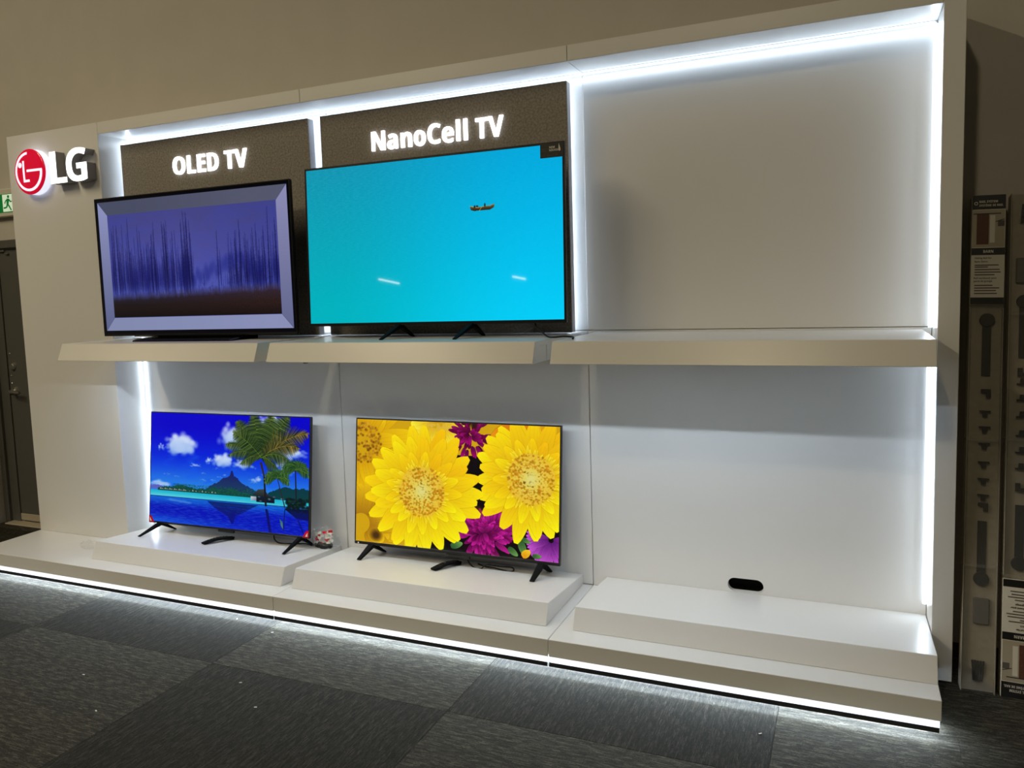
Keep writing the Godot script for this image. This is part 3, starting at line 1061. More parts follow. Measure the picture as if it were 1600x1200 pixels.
func build_exit_sign() -> void:
	var t := thing("exit_sign", "green running man exit sign on the wall above the grey door", "sign", Vector3(-1.235, 2.36, WALL_Z))
	part("case", box(-0.19, 0, 0.001, 0.19, 0.205, 0.05, 0.006), M.sign_case, t)
	part("green_face", box(-0.175, 0.03, 0.05, 0.175, 0.165, 0.053, 0.001), M.green, t)
	part("doorway", box(-0.03, 0.035, 0.053, 0.085, 0.16, 0.0545), M.sign_white, t)
	var man := PackedVector3Array()
	man.append_array(prism(disc(0.036, 0.143, 0.011, 16), "z", 0.0545, 0.056))
	for s in [[Vector2(0.033, 0.128), Vector2(0.024, 0.092), 0.024], [Vector2(0.024, 0.092), Vector2(0.045, 0.065), 0.013], [Vector2(0.045, 0.065), Vector2(0.06, 0.042), 0.011], [Vector2(0.022, 0.092), Vector2(0.012, 0.066), 0.013], [Vector2(0.012, 0.066), Vector2(-0.022, 0.062), 0.011], [Vector2(0.03, 0.125), Vector2(0.004, 0.112), 0.01], [Vector2(0.004, 0.112), Vector2(-0.008, 0.094), 0.009], [Vector2(0.038, 0.125), Vector2(0.058, 0.104), 0.01], [Vector2(0.058, 0.104), Vector2(0.072, 0.108), 0.009]]:
		man.append_array(prism(stroke(PackedVector2Array([s[0], s[1]]), s[2]), "z", 0.0545, 0.056))
	part("running_man", man, M.green, t)


func build_frame() -> void:
	var c := 0.0018
	var y0 := Y_BASE
	var t := thing("display_pylon", "wide white side pylon carrying the round red emblem", "display panel", Vector3((X_LEFT + X_IN) * 0.5, 0, 0.05))
	partw("body", box(X_LEFT, Y_BASE + 0.0005, WALL_Z + 0.004, X_IN, Y_TOP, Z_FRONT, c), M.white, t)
	t = thing("end_post", "narrow white post closing the display beside the packaged rails", "post", Vector3((X_RIGHT + X_END) * 0.5, 0, 0.05))
	partw("body", box(X_RIGHT, 0.006, WALL_Z + 0.004, X_END, Y_TOP, Z_FRONT, c), M.white, t)
	# headers
	var spans := [[X_IN, SEAM_A], [SEAM_A, SEAM_B], [SEAM_B, X_RIGHT]]
	var over := ["the forest television", "the turquoise lake television", "the empty bay"]
	for i in 3:
		var x0: float = spans[i][0] + 0.001
		var x1: float = spans[i][1] - 0.001
		t = thing("display_header", "white header beam with light line above " + over[i], "header", Vector3((x0 + x1) * 0.5, Y_HEAD, 0.05))
		partw("beam", box(x0, Y_HEAD, WALL_Z + 0.004, x1, Y_TOP, Z_FRONT, c), M.white, t)
	# back panels; the upper panel of the empty bay stands proud of its neighbours
	var hole := round_rect(3.961 - 0.008, 0.196, 4.118, 0.262, 0.032)
	for i in 3:
		var x0: float = spans[i][0] + 0.001
		var x1: float = spans[i][1] - 0.001
		t = thing("display_bay", ["white back panels behind the forest and lagoon televisions", "white back panels behind the lake and yellow flower televisions", "bare white back panels of the empty bay with cable slot"][i], "back panel", Vector3((x0 + x1) * 0.5, Y_BASE, -0.02))
		partw("upper_panel", box(x0 + 0.001, 1.4735, -0.03, x1 - 0.001, Y_HEAD - 0.002, 0.008 if i == 2 else 0.0, c), M.white, t)
		partw("ledge", box(x0 + 0.001, 1.40, -0.03, x1 - 0.001, 1.4705, 0.008 if i == 2 else 0.0, c), M.white, t)
		if i < 2:
			partw("lower_panel", box(x0 + 0.001, Y_BASE, -0.03, x1 - 0.001, 1.398, 0.0, c), M.white, t)
		else:
			# panel with a slot cut for cables: two side pieces and the pieces above and below the slot
			var lower := PackedVector3Array()
			var hx0 := 3.953
			var hx1 := 4.118
			lower.append_array(box(x0 + 0.001, Y_BASE, -0.03, hx0, 1.398, 0.0))
			lower.append_array(box(hx1, Y_BASE, -0.03, x1 - 0.001, 1.398, 0.0))
			var upper_piece := PackedVector2Array([Vector2(hx0, 1.398), Vector2(hx0, 0.229)])
			var n := hole.size()
			for k in range(0, n / 2):
				upper_piece.append(hole[n / 2 - 1 - k])
			upper_piece.append(Vector2(hx1, 0.229))
			upper_piece.append(Vector2(hx1, 1.398))
			lower.append_array(prism(upper_piece, "z", -0.03, 0.0))
			var lower_piece := PackedVector2Array([Vector2(hx0, Y_BASE), Vector2(hx1, Y_BASE), Vector2(hx1, 0.229)])
			for k in range(n / 2, n):
				lower_piece.append(hole[n - 1 - (k - n / 2)])
			lower_piece.append(Vector2(hx0, 0.229))
			lower.append_array(prism(lower_piece, "z", -0.03, 0.0))
			partw("lower_panel", lower, M.white, t)
			partw("dark_slot_sheet", box(hx0 - 0.02, 0.17, -0.1, hx1 + 0.02, 0.29, -0.09), M.rubber, t)  # dark sheet behind the slot, makes the opening look dark
	# plinths
	var ends := [[X_LEFT, SEAM_A], [SEAM_A, SEAM_B], [SEAM_B, 4.8023]]
	for i in 3:
		var x0: float = ends[i][0] + 0.001
		var x1: float = ends[i][1] - 0.001
		t = thing("display_plinth", "white floor plinth with glowing light band under " + ["the pylon and lagoon television", "the yellow flower television", "the empty bay"][i], "plinth", Vector3((x0 + x1) * 0.5, 0, 0.3))
		partw("body", prism(chamfer(rect(0.002, 0.0592, Z_BASE, Y_BASE), c), "x", x0, x1, c), M.white, t)
		partw("light_band", prism(chamfer(rect(Z_BASE - 0.02, 0.0325, Z_BASE - 0.0015, 0.0588), 0.001), "x", x0 + (0.006 if i else 0.0), x1 - (0.005 if i == 2 else 0.0), 0.0005), M.band, t)
		partw("black_trim", prism(chamfer(rect(Z_BASE - 0.022, 0.012, Z_BASE - 0.003, 0.032), 0.001), "x", x0, x1 - 0.006, 0.0005), M.rubber, t)
		partw("foot_rail", box(x0 + 0.05, 0.0, 0.10, x1 - 0.05, 0.0592, 0.14), M.rubber, t)
		for fx in [x0 + 0.06, x1 - 0.08]:
			partw("foot", box(fx, 0.0, 0.53, fx + 0.02, 0.0592, 0.545), M.rubber, t)


func build_risers_and_shelves() -> void:
	var c := 0.0018
	var rx := [[0.268, 1.7057], [1.7759, 3.2198], [3.3481, 4.8005]]
	var on := ["under the lagoon television", "under the yellow flower television", "left empty before the cable slot"]
	for i in 3:
		var x0: float = rx[i][0]
		var x1: float = rx[i][1]
		var p := PackedVector2Array([Vector2(0.0015, Y_BASE + 0.0005), Vector2(0.581, Y_BASE + 0.0005), Vector2(0.5384, 0.237), Vector2(0.0015, 0.1909)])
		single("sloped_riser", prism(chamfer(ccw(p), c), "x", x0, x1, c), M.white, Vector3((x0 + x1) * 0.5, Y_BASE, 0.3), "white sloped riser box on the plinth " + on[i], "riser")
	var sx := [[0.2636, 1.7124], [1.7872, 3.2334], [3.3115, 4.766]]
	var hold := ["carrying the forest television", "carrying the turquoise lake television", "standing empty beside the end post"]
	for i in 3:
		var x0: float = sx[i][0]
		var x1: float = sx[i][1]
		var t := thing("display_shelf", "white slant-fronted shelf " + hold[i], "shelf", Vector3((x0 + x1) * 0.5, 1.366, 0.35))
		var p := PackedVector2Array([Vector2(0.0015 if i < 2 else 0.0095, 1.4623), Vector2(0.0015 if i < 2 else 0.0095, 1.400), Vector2(0.12, 1.366), Vector2(0.5085, 1.366), Vector2(0.5085, 1.437), Vector2(0.606, 1.437), Vector2(0.655, 1.366), Vector2(0.6945, 1.366), Vector2(0.6547, 1.4623)])
		partw("board", prism(chamfer(ccw(p), c), "x", x0, x1, c), M.white, t)
		# unseen LED tape under the board; channel edges are shaped to cut its light off
		partw("unseen_led_tape", box(x0 + 0.024, 1.4275, 0.583, x1 - 0.024 - (0.3 if i == 2 else 0.0), 1.4365, 0.589), M.led, t)
		var short := 0.3 if i == 2 else 0.0
		area("unseen_shelf_light", Vector3((x0 + x1 - short) * 0.5, 1.4265, 0.586), Vector3(0, -1, -0.3), Vector3.RIGHT, x1 - x0 - 0.05 - short, 0.0035, NEUTRAL, 530.0)
		partw("unseen_opal_cover", box(x0 + 0.022, 1.3675, 0.5095, x1 - 0.022, 1.3685, 0.6525), M.opal, t)  # out of view, scatters light onto the panel below the shelf
		for ex in [x0 + 0.003, x1 - 0.021]:  # close the channel ends, placed to stop light leaking into the gaps
			partw("end_cap", prism(PackedVector2Array([Vector2(0.509, 1.3662), Vector2(0.509, 1.4366), Vector2(0.6055, 1.4366), Vector2(0.6545, 1.3662)]), "x", ex, ex + 0.018), M.white, t)
		if i == 1:
			partw("cable_grommet", moved(lathe([Vector2(0, 0.0), Vector2(0.012, 0.0), Vector2(0.016, 0.007), Vector2(0, 0.007)], 16), Transform3D(Basis(), Vector3(2.005, 1.359, 0.655))), M.black, t, 40.0)


func led(called: String, a: Vector3, b: Vector3, out: Vector3, label: String, energy: float, gap := 0.009) -> void:
	# a slim half-round diffuser from a to b that faces out, with its light just before it
	var d := (b - a).normalized()
	var side := d.cross(out.normalized())
	var up := out.normalized()
	var pts := PackedVector3Array()
	var ring := []
	for k in 7:
		var an := PI * k / 6.0
		ring.append(side * cos(an) * 0.0085 + up * sin(an) * 0.007)
	for k in 6:
		var p0: Vector3 = a + ring[k]
		var p1: Vector3 = a + ring[k + 1]
		var q0: Vector3 = b + ring[k]
		var q1: Vector3 = b + ring[k + 1]
		pts.append_array([p0, p1, q1, p0, q1, q0, a, p1, p0, b, q0, q1])
	var f0: Vector3 = a + ring[0]
	var f6: Vector3 = a + ring[6]
	var g0: Vector3 = b + ring[0]
	var g6: Vector3 = b + ring[6]
	pts.append_array([f0, g0, g6, f0, g6, f6])
	single(called, orient_about(pts, (a + b) * 0.5), M.led, a, label, "light strip", "LED strips edging the display", 40.0)
	area("led_light", (a + b) * 0.5 + up * gap, out, d, a.distance_to(b), 0.012, COOL, energy)


func orient_about(t: PackedVector3Array, mid: Vector3) -> PackedVector3Array:
	for i in range(0, t.size(), 3):
		var n := (t[i + 1] - t[i]).cross(t[i + 2] - t[i])
		if n.dot((t[i] + t[i + 1] + t[i + 2]) / 3.0 - mid) < 0.0:
			var k := t[i + 1]
			t[i + 1] = t[i + 2]
			t[i + 2] = k
	return t


func build_leds() -> void:
	var e := 6.4
	var s := 10.0
	led("led_strip", Vector3(X_IN + 0.01, Y_HEAD - 0.0092, 0.018), Vector3(SEAM_A, Y_HEAD - 0.0092, 0.018), Vector3(0, -1, 0.05), "glowing line under the header above the forest television", e)
	led("led_strip", Vector3(SEAM_A + 0.002, Y_HEAD - 0.0092, 0.018), Vector3(SEAM_B, Y_HEAD - 0.0092, 0.018), Vector3(0, -1, 0.05), "glowing line under the header above the lake television", e)
	led("led_strip", Vector3(SEAM_B + 0.002, Y_HEAD - 0.0092, 0.026), Vector3(X_RIGHT - 0.012, Y_HEAD - 0.0092, 0.026), Vector3(0, -1, 0.05), "glowing line under the header of the empty bay", e)
	led("led_strip", Vector3(X_RIGHT - 0.0092, 1.47, 0.032), Vector3(X_RIGHT - 0.0092, Y_HEAD - 0.02, 0.032), Vector3(-0.5, 0, 0.9), "upright glowing line along the end post above the shelf", s)
	led("led_strip", Vector3(X_RIGHT - 0.0092, 0.245, 0.012), Vector3(X_RIGHT - 0.0092, 1.36, 0.012), Vector3(-0.5, 0, 0.9), "upright glowing line along the end post below the shelf", s)
	led("led_strip", Vector3(X_IN + 0.012, 0.2, 0.012), Vector3(X_IN + 0.012, 1.36, 0.012), Vector3(0.35, 0, 1), "upright glowing line beside the lagoon television", s)
	led("led_strip", Vector3(X_IN + 0.012, 1.47, 0.012), Vector3(X_IN + 0.012, Y_HEAD - 0.03, 0.012), Vector3(0.35, 0, 1), "upright glowing line beside the forest television", s)
	# unseen strips behind the grey boards, placed to light the gaps at their edges
	led("led_strip", Vector3(1.655, 1.475, 0.02), Vector3(1.655, 2.66, 0.02), Vector3(1, 0, 0.12), "unseen light strip behind the right edge of the board lettered OLED TV", 7.0)
	led("led_strip", Vector3(3.175, 1.475, 0.02), Vector3(3.175, 2.66, 0.02), Vector3(1, 0, 0.12), "unseen light strip behind the right edge of the board lettered NanoCell TV", 6.0)
	# unseen strip under the plinths behind the black trim, placed to light the carpet
	area("unseen_plinth_light", Vector3(2.09, 0.0243, 0.61), Vector3.BACK, Vector3.RIGHT, 5.38, 0.0035, COOL, 500.0)
	area("band_light", Vector3(2.09, 0.0455, Z_BASE + 0.001), Vector3.BACK, Vector3.RIGHT, 5.42, 0.024, COOL, 23.0)
	single("unseen_plinth_strip", box(X_LEFT + 0.1, 0.0205, 0.600, 4.78, 0.028, 0.608, 0.001), M.led, Vector3(2.09, 0.017, 0.604), "light strip hidden behind the black trim under the plinths", "light strip", "LED strips edging the display")


func word(parent: Node3D, text: String, x0: float, x1: float, y0: float, y1: float, z: float) -> void:
	# letters one by one, spaced as the font spaces them
	var f := SystemFont.new()
	f.font_names = PackedStringArray(["Droid Sans"])
	f.font_weight = 700
	var cap := glyph("T", true, 0.01).get_aabb()
	var whole := glyph(text, true, 0.01).get_aabb()
	var sx := (x1 - x0) / whole.size.x
	var sy := (y1 - y0) / cap.size.y
	for i in text.length():
		if text[i] == " ":
			continue
		var upto := glyph(text.substr(0, i + 1), true, 0.01).get_aabb()
		var g := glyph(text[i], true, 0.012)
		var bb := g.get_aabb()
		var o := MeshInstance3D.new()
		o.name = "letter"
		o.mesh = g
		o.material_override = M.letter
		parent.add_child(o, true)
		o.scale = Vector3(sx, sy, 1.0)
		var right := upto.position.x + upto.size.x - whole.position.x
		o.position = Vector3(x0 + (right - bb.position.x - bb.size.x) * sx, y0 - cap.position.y * sy, z - bb.position.z)


func build_boards() -> void:
	for i in 2:
		var x0: float = [0.2687, 1.7949][i]
		var x1: float = [1.7112, 3.2299][i]
		var t := thing("title_board", "dark grey felt board lettered " + ["OLED TV behind the forest television", "NanoCell TV behind the lake television"][i], "board", Vector3((x0 + x1) * 0.5, 1.4521 + 0.018, 0.1))
		partw("face", box(x0, 1.470, 0.115, x1, 2.6834, 0.1257, 0.001), M.board, t)
		partw("core", box(x0 + 0.0005, 1.4705, 0.07, x1 - 0.0005, 2.683, 0.115), M.board_edge, t)
		for sp in [x0 + 0.3, x1 - 0.3]:
			partw("spacer", box(sp - 0.03, 1.6, 0.0005, sp + 0.03, 2.5, 0.07), M.board_edge, t)
		var lift := -t.position
		var z := 0.1262 + lift.z
		if i == 0:
			word(t, "OLED TV", 0.7067 + lift.x, 1.2765 + lift.x, 2.458 + lift.y, 2.563 + lift.y, z)
		else:
			word(t, "NanoCell TV", 2.129 + lift.x, 2.899 + lift.x, 2.459 + lift.y, 2.560 + lift.y, z)
		area("letter_light", Vector3([0.99, 2.51][i], 2.51, 0.15), Vector3.BACK, Vector3.RIGHT, [0.57, 0.77][i], 0.09, Color.WHITE, 0.05)


func build_logo() -> void:
	var t := thing("round_emblem", "red round emblem with a white line face and glowing rim", "sign", Vector3(-0.352, 2.555, Z_FRONT))
	var r := 0.146
	part("rim", prism(disc(0, 0, r * 0.985, 64), "z", 0.006, 0.058, 0.002), M.halo, t, 30.0)
	var dome := []
	for k in 9:
		var a := PI * 0.5 * k / 8.0
		dome.append(Vector2(r * 0.99 * sin(a), 0.058 + 0.014 * cos(a)))
	dome.append(Vector2(r * 0.99, 0.054))
	dome.append(Vector2(0, 0.054))
	part("red_face", moved(lathe(dome, 64), Transform3D(Basis(Vector3.RIGHT, PI / 2.0), Vector3.ZERO)), M.red_lit, t, 40.0)
	var z0 := 0.060
	var arc := PackedVector2Array()
	for k in 61:
		var a := deg_to_rad(lerpf(92.0, 360.0, k / 60.0))
		arc.append(Vector2(cos(a), sin(a)) * r * 0.8)
	arc.append(Vector2(r * 0.8, r * 0.04))
	var dome_z := func(v: Vector3) -> Vector3:
		var q := clampf(Vector2(v.x, v.y).length() / (r * 0.99), 0.0, 1.0)
		return Vector3(v.x, v.y, v.z - 0.060 + 0.058 + 0.014 * sqrt(1.0 - q * q))
	for s in [["ring_line", arc, 0.105], ["bar_line", PackedVector2Array([Vector2(r * 0.845, r * 0.03), Vector2(r * 0.6, r * 0.03), Vector2(r * 0.3, r * 0.03), Vector2(-r * 0.06, r * 0.03)]), 0.10], ["nose_line", PackedVector2Array([Vector2(-r * 0.27, r * 0.48), Vector2(-r * 0.27, 0.0), Vector2(-r * 0.27, -r * 0.40), Vector2(-r * 0.1, -r * 0.40), Vector2(r * 0.06, -r * 0.40)]), 0.10]]:
		var q := PackedVector3Array()
		for v in prism(stroke(s[1], r * s[2]), "z", z0, z0 + 0.0025):
			q.append(dome_z.call(v))
		part(s[0], q, M.halo, t)
	var e := PackedVector3Array()
	for v in prism(disc(-r * 0.5, r * 0.31, r * 0.115, 24), "z", z0, z0 + 0.0025):
		e.append(dome_z.call(v))
	part("dot", e, M.halo, t)
	var l := OmniLight3D.new()
	l.name = "emblem_light"
	t.add_child(l)
	# the rim glows all round: one small bluish lamp inside it casts the halo
	l.position = Vector3(0, 0, 0.03)
	l.light_color = Color(0.55, 0.55, 1.0)
	l.light_energy = 0.004
	l.light_size = 0.02
	l.omni_range = 30.0
	l.shadow_enabled = true
	for q in [["L", -0.1439, -0.0023, 2.458, 2.656], ["G", 0.0012, 0.178, 2.456, 2.660]]:
		var mid: float = (q[1] + q[2]) * 0.5
		var n := thing("channel_letter", "thick white glowing channel letter %s beside the red emblem" % q[0], "letter", Vector3(mid, q[3], Z_FRONT), "channel letters beside the emblem")
		lettering("return", q[0], q[1] - mid, 0, q[2] - mid, q[4] - q[3], 0.068, 0.066, M.letter_side, n)
		lettering("face", q[0], q[1] - mid, 0, q[2] - mid, q[4] - q[3], 0.0725, 0.004, M.letter, n)
	area("channel_letter_light", Vector3(0.02, 2.556, Z_FRONT + 0.078), Vector3.BACK, Vector3.RIGHT, 0.3, 0.18, Color.WHITE, 0.08)


func leg_pair(t: Node3D, x: float, front: Vector3, rear: Vector3, top: Vector3, w := 0.022) -> void:
	# an upturned V: a front and a rear leg that meet under the set
	var q := PackedVector3Array()
	for tip in [front, rear]:
		var d: Vector3 = (tip - top)
		var side := Vector3.RIGHT
		var n := d.normalized().cross(side).normalized()
		var pr := []
		for k in 2:
			var c: Vector3 = top if k == 0 else tip
			var ww: float = w * (1.15 if k == 0 else 0.8)
			var th := 0.011 if k == 0 else 0.007
			var pts := []
			for s in [[-1, -1], [1, -1], [1, 1], [-1, 1]]:
				var v: Vector3 = c + side * s[0] * ww * 0.5 + n * s[1] * th
				if k == 1:
					v.y = tip.y + (0.004 if s[1] * n.y > 0 else 0.0)
				pts.append(v)
			pr.append(pts)
		var one := PackedVector3Array()
		for k in 4:
			var j := (k + 1) % 4
			one.append_array([pr[0][k], pr[0][j], pr[1][j], pr[0][k], pr[1][j], pr[1][k]])
		one.append_array([pr[0][0], pr[0][2], pr[0][1], pr[0][0], pr[0][3], pr[0][2], pr[1][0], pr[1][1], pr[1][2], pr[1][0], pr[1][2], pr[1][3]])
		var mid: Vector3 = (top + tip) * 0.5
		q.append_array(orient_about(one, mid))
	part("foot", q, M.black_matte, t)


func television(label: String, at: Vector3, turn: float, tilt: float, w: float, h: float, bezel: float, chin: float, tex: Texture2D, rough: float, avg: Color) -> Node3D:
	var t := thing("television", label, "television", at)
	t.rotation = Vector3(-deg_to_rad(tilt), deg_to_rad(turn), 0)
	var x := w * 0.5
	var bars := [["bezel", box(-x, h - bezel, -0.022, x, h, 0.0, 0.0015)], ["bezel", box(-x, 0, -0.022, x, chin, 0.0, 0.0015)], ["bezel", box(-x, chin, -0.022, -x + bezel, h - bezel, 0.0, 0.001)], ["bezel", box(x - bezel, chin, -0.022, x, h - bezel, 0.0, 0.001)]]
	for b in bars:
		part(b[0], b[1], M.black, t)
	part("back_cover", box(-x + 0.003, 0.003, -0.03, x - 0.003, h - 0.003, -0.02, 0.004), M.black, t)
	part("electronics_hump", prism(chamfer(ccw(PackedVector2Array([Vector2(-0.03, 0.02), Vector2(-0.065, 0.03), Vector2(-0.065, h * 0.5), Vector2(-0.03, h * 0.58)])), 0.004), "x", -x * 0.8, x * 0.8, 0.006), M.black, t)
	picture("screen", -x + bezel, chin, x - bezel, h - bezel, -0.0015, screen_mat(tex, rough), t)
	var fwd := t.basis * Vector3.BACK
	area("screen_light", at + t.basis * Vector3(0, h * 0.5, 0.004), fwd, t.basis * Vector3.RIGHT, w - bezel * 2.0, h - bezel * 2.0, avg, 0.012)
	return t


func build_televisions() -> void:
	var riser := func(z: float) -> float: return 0.1909 + (0.237 - 0.1909) * z / 0.5384
	# framed forest, on a low dark stand
	var t := television("wide television showing a misty blue forest in a drawn frame", Vector3(0.2989 + 0.724, 1.4896, 0.375), 0.61, 0.0, 1.448, 0.8325, 0.006, 0.012, paint_forest(), 0.08, Color(0.25, 0.26, 0.5))
	part("stand_neck", box(-0.32, -0.012, -0.06, 0.32, 0.06, -0.03, 0.004), M.black, t)
	part("stand_base", prism(chamfer(ccw(PackedVector2Array([Vector2(-0.12, -0.0268), Vector2(0.13, -0.0268), Vector2(0.125, -0.019), Vector2(-0.03, -0.006), Vector2(-0.12, -0.006)])), 0.002), "x", -0.36, 0.36, 0.004), M.black_gloss, t)
	# lake
	t = television("wide television showing a boat on turquoise water", Vector3(1.817 + 0.728, 1.5281, 0.3454), 0.61, 2.0, 1.456, 0.8419, 0.011, 0.016, paint_lake(), 0.025, Color(0.02, 0.5, 0.7))
	for u in [2.372, 2.782]:
		var inv := t.transform.affine_inverse()
		leg_pair(t, u, inv * Vector3(u - 0.02, 1.4625, 0.50), inv * Vector3(u + 0.01, 1.4625, 0.22), Vector3((inv * Vector3(u, 1.53, 0.34)).x, 0.0, -0.012))
	var lb := Vector3(0.728, 0.8419, 0)
	part("promo_sticker", box(lb.x - 0.118, lb.y - 0.072, 0.0, lb.x - 0.003, lb.y - 0.004, 0.0012), M.card_black, t)
	lettering("sticker_text", "2021", lb.x - 0.115, lb.y - 0.043, lb.x - 0.078, lb.y - 0.028, 0.0018, 0.0006, M.print_grey, t, false)
	lettering("sticker_text", "NEW", lb.x - 0.073, lb.y - 0.030, lb.x - 0.045, lb.y - 0.020, 0.0018, 0.0006, M.paper, t)
	lettering("sticker_text", "NOUVEAU", lb.x - 0.073, lb.y - 0.043, lb.x - 0.022, lb.y - 0.033, 0.0018, 0.0006, M.paper, t)
	lettering("sticker_text", "LG NanoCell", lb.x - 0.105, lb.y - 0.066, lb.x - 0.035, lb.y - 0.055, 0.0018, 0.0006, M.print_grey, t, false)
	part("sticker_drop", prism(PackedVector2Array([Vector2(lb.x - 0.026, lb.y - 0.010), Vector2(lb.x - 0.018, lb.y - 0.034), Vector2(lb.x - 0.018, lb.y - 0.042), Vector2(lb.x - 0.023, lb.y - 0.046), Vector2(lb.x - 0.028, lb.y - 0.042), Vector2(lb.x - 0.028, lb.y - 0.036)]), "z", 0.0012, 0.0018), M.paper, t)
	# lagoon
	t = television("smaller television showing a blue lagoon with palms", Vector3(0.3671 + 0.6168, 0.2727, 0.1925), 1.55, 6.8, 1.2336, 0.7165, 0.006, 0.012, paint_island(), 0.12, Color(0.05, 0.12, 0.6))
	var inv2 := t.transform.affine_inverse()
	for q in [[0.455, 0.423, 0.348, 0.462, 0.085], [1.537, 1.53, 0.328, 1.55, 0.07]]:
		leg_pair(t, q[0], inv2 * Vector3(q[1], riser.call(q[2]) + 0.001, q[2]), inv2 * Vector3(q[3], riser.call(q[4]) + 0.001, q[4]), Vector3((inv2 * Vector3(q[0], 0.27, 0.19)).x, 0.0, -0.012))
	part("receiver", box(-0.06, -0.016, -0.02, 0.06, 0.0, -0.004, 0.002), M.black_gloss, t)
	for s in [-1, 1]:
		var cx: float = s * 0.592
		var tri := PackedVector2Array([Vector2(cx - s * -0.024, 0.006), Vector2(cx - s * 0.02, 0.006), Vector2(cx + s * 0.006, 0.046), Vector2(cx + s * 0.024, 0.046)])
		part("corner_protector", prism(tri, "z", 0.0, 0.002), M.red, t)
		part("protector_mark", prism(PackedVector2Array([Vector2(cx, 0.012), Vector2(cx + s * 0.016, 0.012), Vector2(cx + s * 0.016, 0.036)]), "z", 0.002, 0.0026), M.paper, t)
	# flowers
	t = television("smaller television showing two big yellow flowers", Vector3(1.9031 + 0.6194, 0.2704, 0.1488), 0.36, 6.5, 1.2387, 0.7217, 0.007, 0.017, paint_flowers(), 0.12, Color(0.6, 0.5, 0.05))
	inv2 = t.transform.affine_inverse()
	for q in [[2.015, 1.995, 0.256, 2.028, 0.033], [3.04, 3.028, 0.254, 3.049, 0.037]]:
		leg_pair(t, q[0], inv2 * Vector3(q[1], riser.call(q[2]) + 0.001, q[2]), inv2 * Vector3(q[3], riser.call(q[4]) + 0.001, q[4]), Vector3((inv2 * Vector3(q[0], 0.27, 0.145)).x, 0.0, -0.012), 0.03)
	part("receiver", box(-0.035, -0.02, -0.022, 0.105, 0.0, -0.004, 0.002), M.black_gloss, t)
	part("indicator", moved(lathe([Vector2(0, 0.001), Vector2(0.004, 0.0008), Vector2(0.005, 0.0)], 12), Transform3D(Basis(Vector3.RIGHT, PI / 2.0), Vector3(-0.594, 0.007, 0.0))), M.paper, t)


